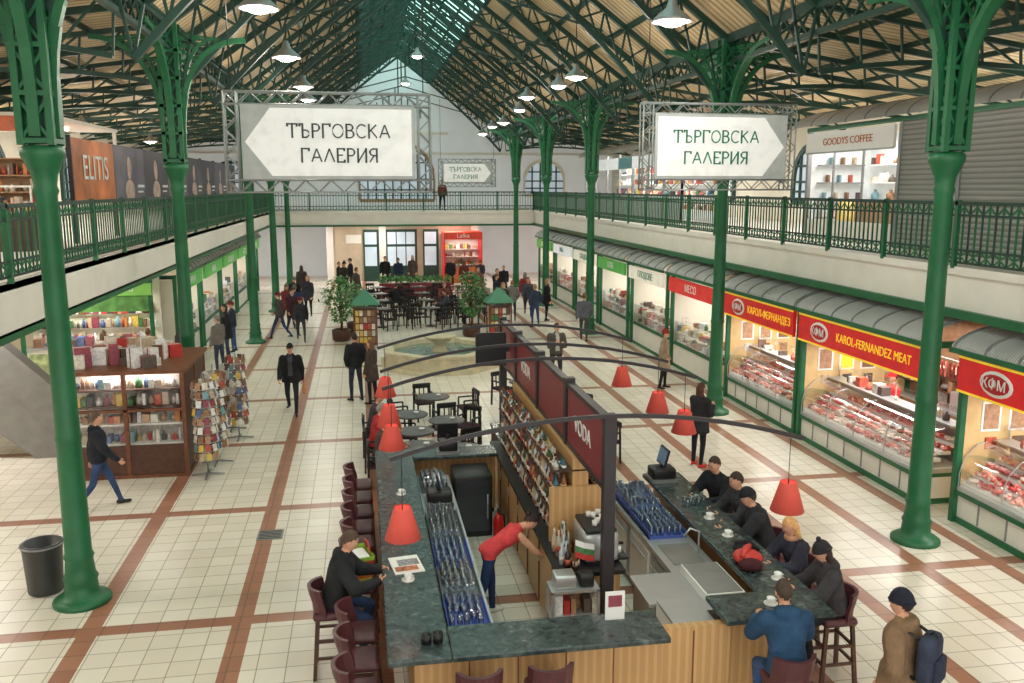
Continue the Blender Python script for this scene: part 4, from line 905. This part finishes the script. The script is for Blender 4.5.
# bar stools
mb=MB()
for sx in(-1,1):
    for sy in(-1,1): mb.beam((sx*.2,sy*.2,0),(sx*.15,sy*.15,.7),.04,.04,DWOOD)
for z,w in ((.25,.37),(.45,.34)):
    for sg in (-1,1): mb.beam((-w/2,sg*w/2,z),(w/2,sg*w/2,z),.025,.03,DWOOD); mb.beam((sg*w/2,-w/2,z),(sg*w/2,w/2,z),.025,.03,DWOOD)
mb.rbox((0,0,.73),(.42,.4,.09),LEATHER,.04)
R=[]
for z,off in ((.72,0),(.85,.01),(.95,.04),(1.03,.055),(1.05,.06)):
    ring=[]
    for t,rr in [(a,.23) for a in range(200,341,20)]+[(a,.19) for a in range(340,199,-20)]:
        ring.append(V((rr*math.cos(rad(t))*1.02,rr*math.sin(rad(t))-off+.03,z)))
    R.append(ring)
mb.rings(R,LEATHER,False)
bs=mb.mesh('bar_stool')
for y in (7.7,8.3,8.85,10.0,10.65,11.25,11.85,12.45,13.05,13.65): inst(bs,'bar_stool',(-.14,y,0),rad(-90+random.uniform(-6,6)))
inst(bs,'bar_stool',(-.45,9.42,0),rad(-90))
for x in (.95,1.62): inst(bs,'bar_stool',(x,7.46,0),0)
for x,y,a in ((5.02,8.35,90),(5.02,9.15,90),(5.04,9.98,90),(5.1,10.75,90),(5.04,11.5,100),(3.92,7.22,0)): inst(bs,'bar_stool',(x,y,0),rad(a))
# cafe furniture
mb=MB()
for sx in(-1,1):
    for sy in(-1,1): mb.beam((sx*.2,sy*.2,0),(sx*.19,sy*.18,.42 if sy>0 else .8),.035,.035,BLACK)
mb.rbox((0,0,.43),(.44,.44,.06),cloth((64,44,50)),.03)
for q in np.linspace(-.16,.16,4): mb.beam((q,-.19,.45),(q,-.21,.8),.025,.02,BLACK)
mb.rbox((0,-.2,.78),(.44,.04,.12),BLACK,.02)
for sg in(-1,1): mb.beam((sg*.21,-.19,.63),(sg*.21,.16,.63),.035,.03,BLACK); mb.beam((sg*.21,.16,.43),(sg*.21,.16,.63),.03,.03,BLACK)
ch=mb.mesh('cafe_chair')
mb=MB(); mb.lathe((0,0,0),[(.22,0),(.22,.02),(.05,.04),(.035,.1),(.035,.7),(.1,.71),(.35,.72),(.37,.735),(.37,.75),(.34,.755)],M('table_top_dark',(78,72,74),.35),20)
mb.lathe((.12,.05,.755),[(.05,0),(.06,.03),(.04,.03)],PURE,10)
tb=mb.mesh('cafe_table')
def tableset(x,y,n=3,a0=0):
    inst(tb,'cafe_table',(x,y,0))
    for i in range(n):
        a=a0+2*math.pi*i/n; inst(ch,'cafe_chair',(x+.82*math.cos(a),y+.82*math.sin(a),0),a+math.pi/2)
for x,y,n,a in ((1.6,17.3,3,.9),(1.5,19.4,4,.2),(3.9,16.2,2,.2),(4.0,18.3,3,.5),(3.8,20.6,3,0)): tableset(x,y,n,a)
inst(tb,'cafe_table',(1.7,15.3,0)); inst(ch,'cafe_chair',(1.2,14.8,0),rad(-40))
for x,y,a in ((.12,17.6,-90),(.15,16.6,-90),(.2,15.6,-90)): inst(ch,'cafe_chair',(x,y,0),rad(a))
for x,y in ((.9,17.9),(.93,16.6),(.95,15.6)): inst(tb,'cafe_table',(x,y,0))
for x in (.7,2.6,4.5): 
    for y in (34.4,36.9,39.4,42): tableset(x,y,4,.3+.1*x)
# fountain
ST=M('fountain_stone',(206,196,166),.6,0,.15,4); mb=MB()
def hexr(r,z): return [V((r*math.cos(2*math.pi*j/8+.39),r*math.sin(2*math.pi*j/8+.39),z)) for j in range(8)]
mb.rings([hexr(1.95,0),hexr(1.95,.12),hexr(1.8,.14),hexr(1.78,.45),hexr(1.88,.47),hexr(1.88,.55),hexr(1.55,.55),hexr(1.5,.4)],ST,False,cap=True)
mb.rings([hexr(1.5,.41),hexr(1.48,.42)],M('fountain_water',(110,136,120),.1),False)
mb.lathe((0,0,.35),[(.35,0),(.22,.1),(.15,.3),(.5,.5),(.55,.55),(.45,.55),(.1,.5),(.08,.7)],ST,16)
mb.obj('fountain',(2.3,26.8,0))
# trees
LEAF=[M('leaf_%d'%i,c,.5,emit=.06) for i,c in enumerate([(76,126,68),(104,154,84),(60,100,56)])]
def tree(x,y,h,r,n=1100,ls=1.7):
    mb=MB(); mb.lathe((0,0,0),[(.25,0),(.32,.05),(.34,.4),(.3,.42),(.28,.38)],DWOOD,14); mb.lathe((0,0,.34),[(.27,0),(.26,.02)],M('soil',(60,44,34),.9),12)
    mb.tube([(0,0,.3),(.04,0,.8),(-.02,.03,h*.6)],[.05,.04,.02],BWOOD,6)
    for k in range(7):
        a=k*.9; mb.tube([(0,0,h*.35+k*.05),(r*.5*math.cos(a),r*.5*math.sin(a),h*.6+k*.08)],[.02,.008],BWOOD,5)
    for k in range(n):
        t=random.random()*6.283; u=random.random()**.5; zz=random.uniform(-1,1); rr=r*math.sqrt(max(0,1-zz*zz))*u*random.uniform(.7,1.15)
        c=V((rr*math.cos(t),rr*math.sin(t),h*.66+zz*h*.34)); d=V((random.uniform(-1,1),random.uniform(-1,1),random.uniform(-.8,.3))).normalized(); w=d.cross(V((0,0,1))).normalized()*.035*ls
        mb.add([c,c+d*.06*ls+w,c+d*.13*ls,c+d*.06*ls-w],[(0,1,2,3)],random.choice(LEAF))
    mb.obj('potted_ficus',(x,y,0))
tree(-.8,31.6,2.3,.7,800,1.4); tree(3.9,31.8,2.4,.65,800,1.4); tree(-.3,33.2,1.9,.5,450,1.4); tree(5.0,32.2,1.7,.5,400,1.4); tree(3.3,14.3,1.5,.3,260,1)
mb=MB(); mb.b(0,3.6,0,.3,0,.7,MAROON); 
for k in range(500):
    c=V((random.uniform(0,3.6),random.uniform(0,.3),random.uniform(.7,1.0))); d=V((random.uniform(-1,1),random.uniform(-1,1),random.uniform(0,1))).normalized()*.16; w=V((.04,.02,.03)); mb.add([c,c+d*.5+w,c+d,c+d*.5-w],[(0,1,2,3)],random.choice(LEAF))
hm_=mb.mesh('hedge_planter'); inst(hm_,'hedge_planter',(.8,43.9,0))
def hut(x,y):
    mb=MB(); mb.b(-.35,.35,-.3,.3,.1,1.35,BWOOD)
    for a in (-.4,.36):
        for c in (-.34,.3): mb.b(a,a+.04,c,c+.04,0,1.5,BWOOD)
    vs=[V((-.5,-.45,1.5)),V((.5,-.45,1.5)),V((.5,.45,1.5)),V((-.5,.45,1.5)),V((0,0,2.0))]; mb.add(vs,[(3,2,1,0),(0,1,4),(1,2,4),(2,3,4),(3,0,4)],M('hut_roof',(66,134,104),.5))
    for i in range(5):
        for j in range(5): mb.b(-.33+j*.135,-.22+j*.135,-.34,-.31,.2+i*.23,.38+i*.23,random.choice(MUTE+PAL[:4]))
    for i in range(5):
        for j in range(4): mb.b(-.38,-.35,-.27+j*.14,-.15+j*.14,.2+i*.23,.38+i*.23,random.choice(MUTE))
    mb.obj('souvenir_hut',(x,y,0))
hut(.05,30.2); hut(4.65,30.0)
# ------------------------------------------------------------------ left foreground: wooden kiosk etc
mb=MB(); W,D,H=2.15,2.3,2.0
mb.b(0,W,0,D,0,.06,BWOOD); 
for x in (0,W/2-.03,W-.07):
    for y in (0,D-.07): mb.b(x,x+.07,y,y+.07,.06,H,BWOOD)
mb.b(0,.07,D/2,D/2+.07,.06,H,BWOOD); mb.b(W-.07,W,D/2,D/2+.07,.06,H,BWOOD)
mb.b(-.05,W+.05,-.05,D+.05,H,H+.07,BWOOD)
mb.b(.07,W-.07,.02,.05,.06,.62,DWOOD); mb.b(W-.05,W-.02,.07,D-.07,.06,H,DWOOD); mb.b(.02,.05,.07,D-.07,.06,.95,BWOOD); mb.b(.07,W-.07,D-.05,D-.02,.06,H,DWOOD)
mb.b(.07,W-.07,.03,.04,.62,H,GLASS)
for z in (.62,1.0,1.34,1.66): mb.b(.08,W-.08,.1,.5,z,z+.03,WHITE if z<1.2 else DWOOD); goods(mb,.12,W-.12,.3,z+.03,.27,.15,.25,PAL+MUTE)
mb.b(.07,W-.07,.0,.06,1.28,1.33,BWOOD); mb.b(.07,W-.07,.52,.56,.62,H,MUTE[5])
for k in range(34):
    x=random.uniform(.2,W-.25);y=random.uniform(.2,D-.4); z=H+.07; w=random.uniform(.14,.3); hh=random.uniform(.12,.45); a=random.random()
    mb.box((x,y,z+hh/2),(w,w,hh),random.choice([PAL[0],PAL[5],PAL[3],PAL[6],PAL[8],MUTE[2],MUTE[0],PAL[7],MUTE[6]]),a); mb.box((x,y,z+hh/2),(w*1.02,.03,hh*1.02),random.choice([PURE,PAL[0],MUTE[6]]),a)
o=mb.obj('wooden_kiosk',(-5.5,16.85,0)); arealight((W/2,.3,1.95),1.6,.15,12,par=o)
def rack(x,y,h=1.9):
    mb=MB(); mb.tube([(0,0,.05),(0,0,h)],.015,GREYM,6)
    for k in range(4): a=k*math.pi/2; mb.beam((0,0,.05),(.3*math.cos(a),.3*math.sin(a),.02),.03,.03,GREYM)
    for i in range(int((h-.35)/.17)):
        z=.35+i*.17
        for k in range(10):
            a=k*math.pi/5; c=V((.21*math.cos(a),.21*math.sin(a),z+.07)); Rm=Matrix.Rotation(a+math.pi/2,3,'Z')@Matrix.Rotation(rad(-12),3,'X')
            mb.box(c,(.1,.008,.13),random.choice(MUTE+[PAL[9],PAL[4],PAL[7],PAL[12],PAL[8],PAL[3],PURE,PAL[1]]),R=Rm)
        mb.tube([(.23*math.cos(q),.23*math.sin(q),z) for q in [2*math.pi*i/12 for i in range(13)]],.006,STEEL,4)
    mb.obj('postcard_rack',(x,y,0))
rack(-3.0,16.8,2.0); rack(-2.95,17.6,2.0); rack(-2.75,19.3,1.9); rack(-3.0,20.1,1.7)
mb=MB(); mb.lathe((0,0,0),[(.2,0),(.22,.02),(.25,.62),(.27,.66),(.26,.7),(.22,.7),(.2,.5)],M('bin_black',(58,58,60),.4),18); mb.tube([(.27*math.cos(q),.27*math.sin(q),.68) for q in [2*math.pi*i/16 for i in range(17)]],.012,GREYM,6); mb.obj('trash_bin',(-4.36,12.1,0))
mb=MB(); SG_=M('stair_grey',(140,138,134),.5,.2)
for (y0,y1) in ((18.5,20.5),):
    vs=[V((-8.9,y0,3.35)),V((-5.6,y0,.0)),V((-6.6,y0,0)),V((-10.6,y0,3.35))]; vs2=[v+V((0,y1-y0,0)) for v in vs]
    mb.add(vs+vs2,[(3,2,1,0),(4,5,6,7),(0,1,5,4),(1,2,6,5),(2,3,7,6),(3,0,4,7)],SG_)
vs=[V((-8.9,18.45,3.35)),V((-5.6,18.45,0)),V((-5.6,18.45,.9)),V((-8.0,18.45,3.35))]; mb.add(vs+[v+V((0,.06,0)) for v in vs],[(0,1,2,3),(7,6,5,4),(0,4,5,1),(1,5,6,2),(2,6,7,3),(3,7,4,0)],SG_)
mb.obj('staircase')
mb=MB(); mb.b(-.2,.2,-.2,.2,0,.008,GREYM)
for k in range(6): mb.b(-.17,.17,-.16+k*.06,-.14+k*.06,.008,.012,BLACK)
mb.obj('floor_drain',(-1.55,13.6,0))
# ------------------------------------------------------------------ world, light, camera
w=bpy.data.worlds.new('w'); sc.world=w; w.use_nodes=True; bg=w.node_tree.nodes['Background']; bg.inputs[0].default_value=(1.0,.965,.92,1); bg.inputs[1].default_value=1.35
cam=bpy.data.cameras.new('camera'); cam.sensor_width=36; cam.lens=880/1024*36; cam.clip_end=200
co=bpy.data.objects.new('camera',cam); co.location=(0,0,5.4); co.rotation_euler=(rad(90-9.93),0,rad(-9.66)); COL.objects.link(co); sc.camera=co
sc.view_settings.view_transform='Standard'; sc.view_settings.exposure=.45
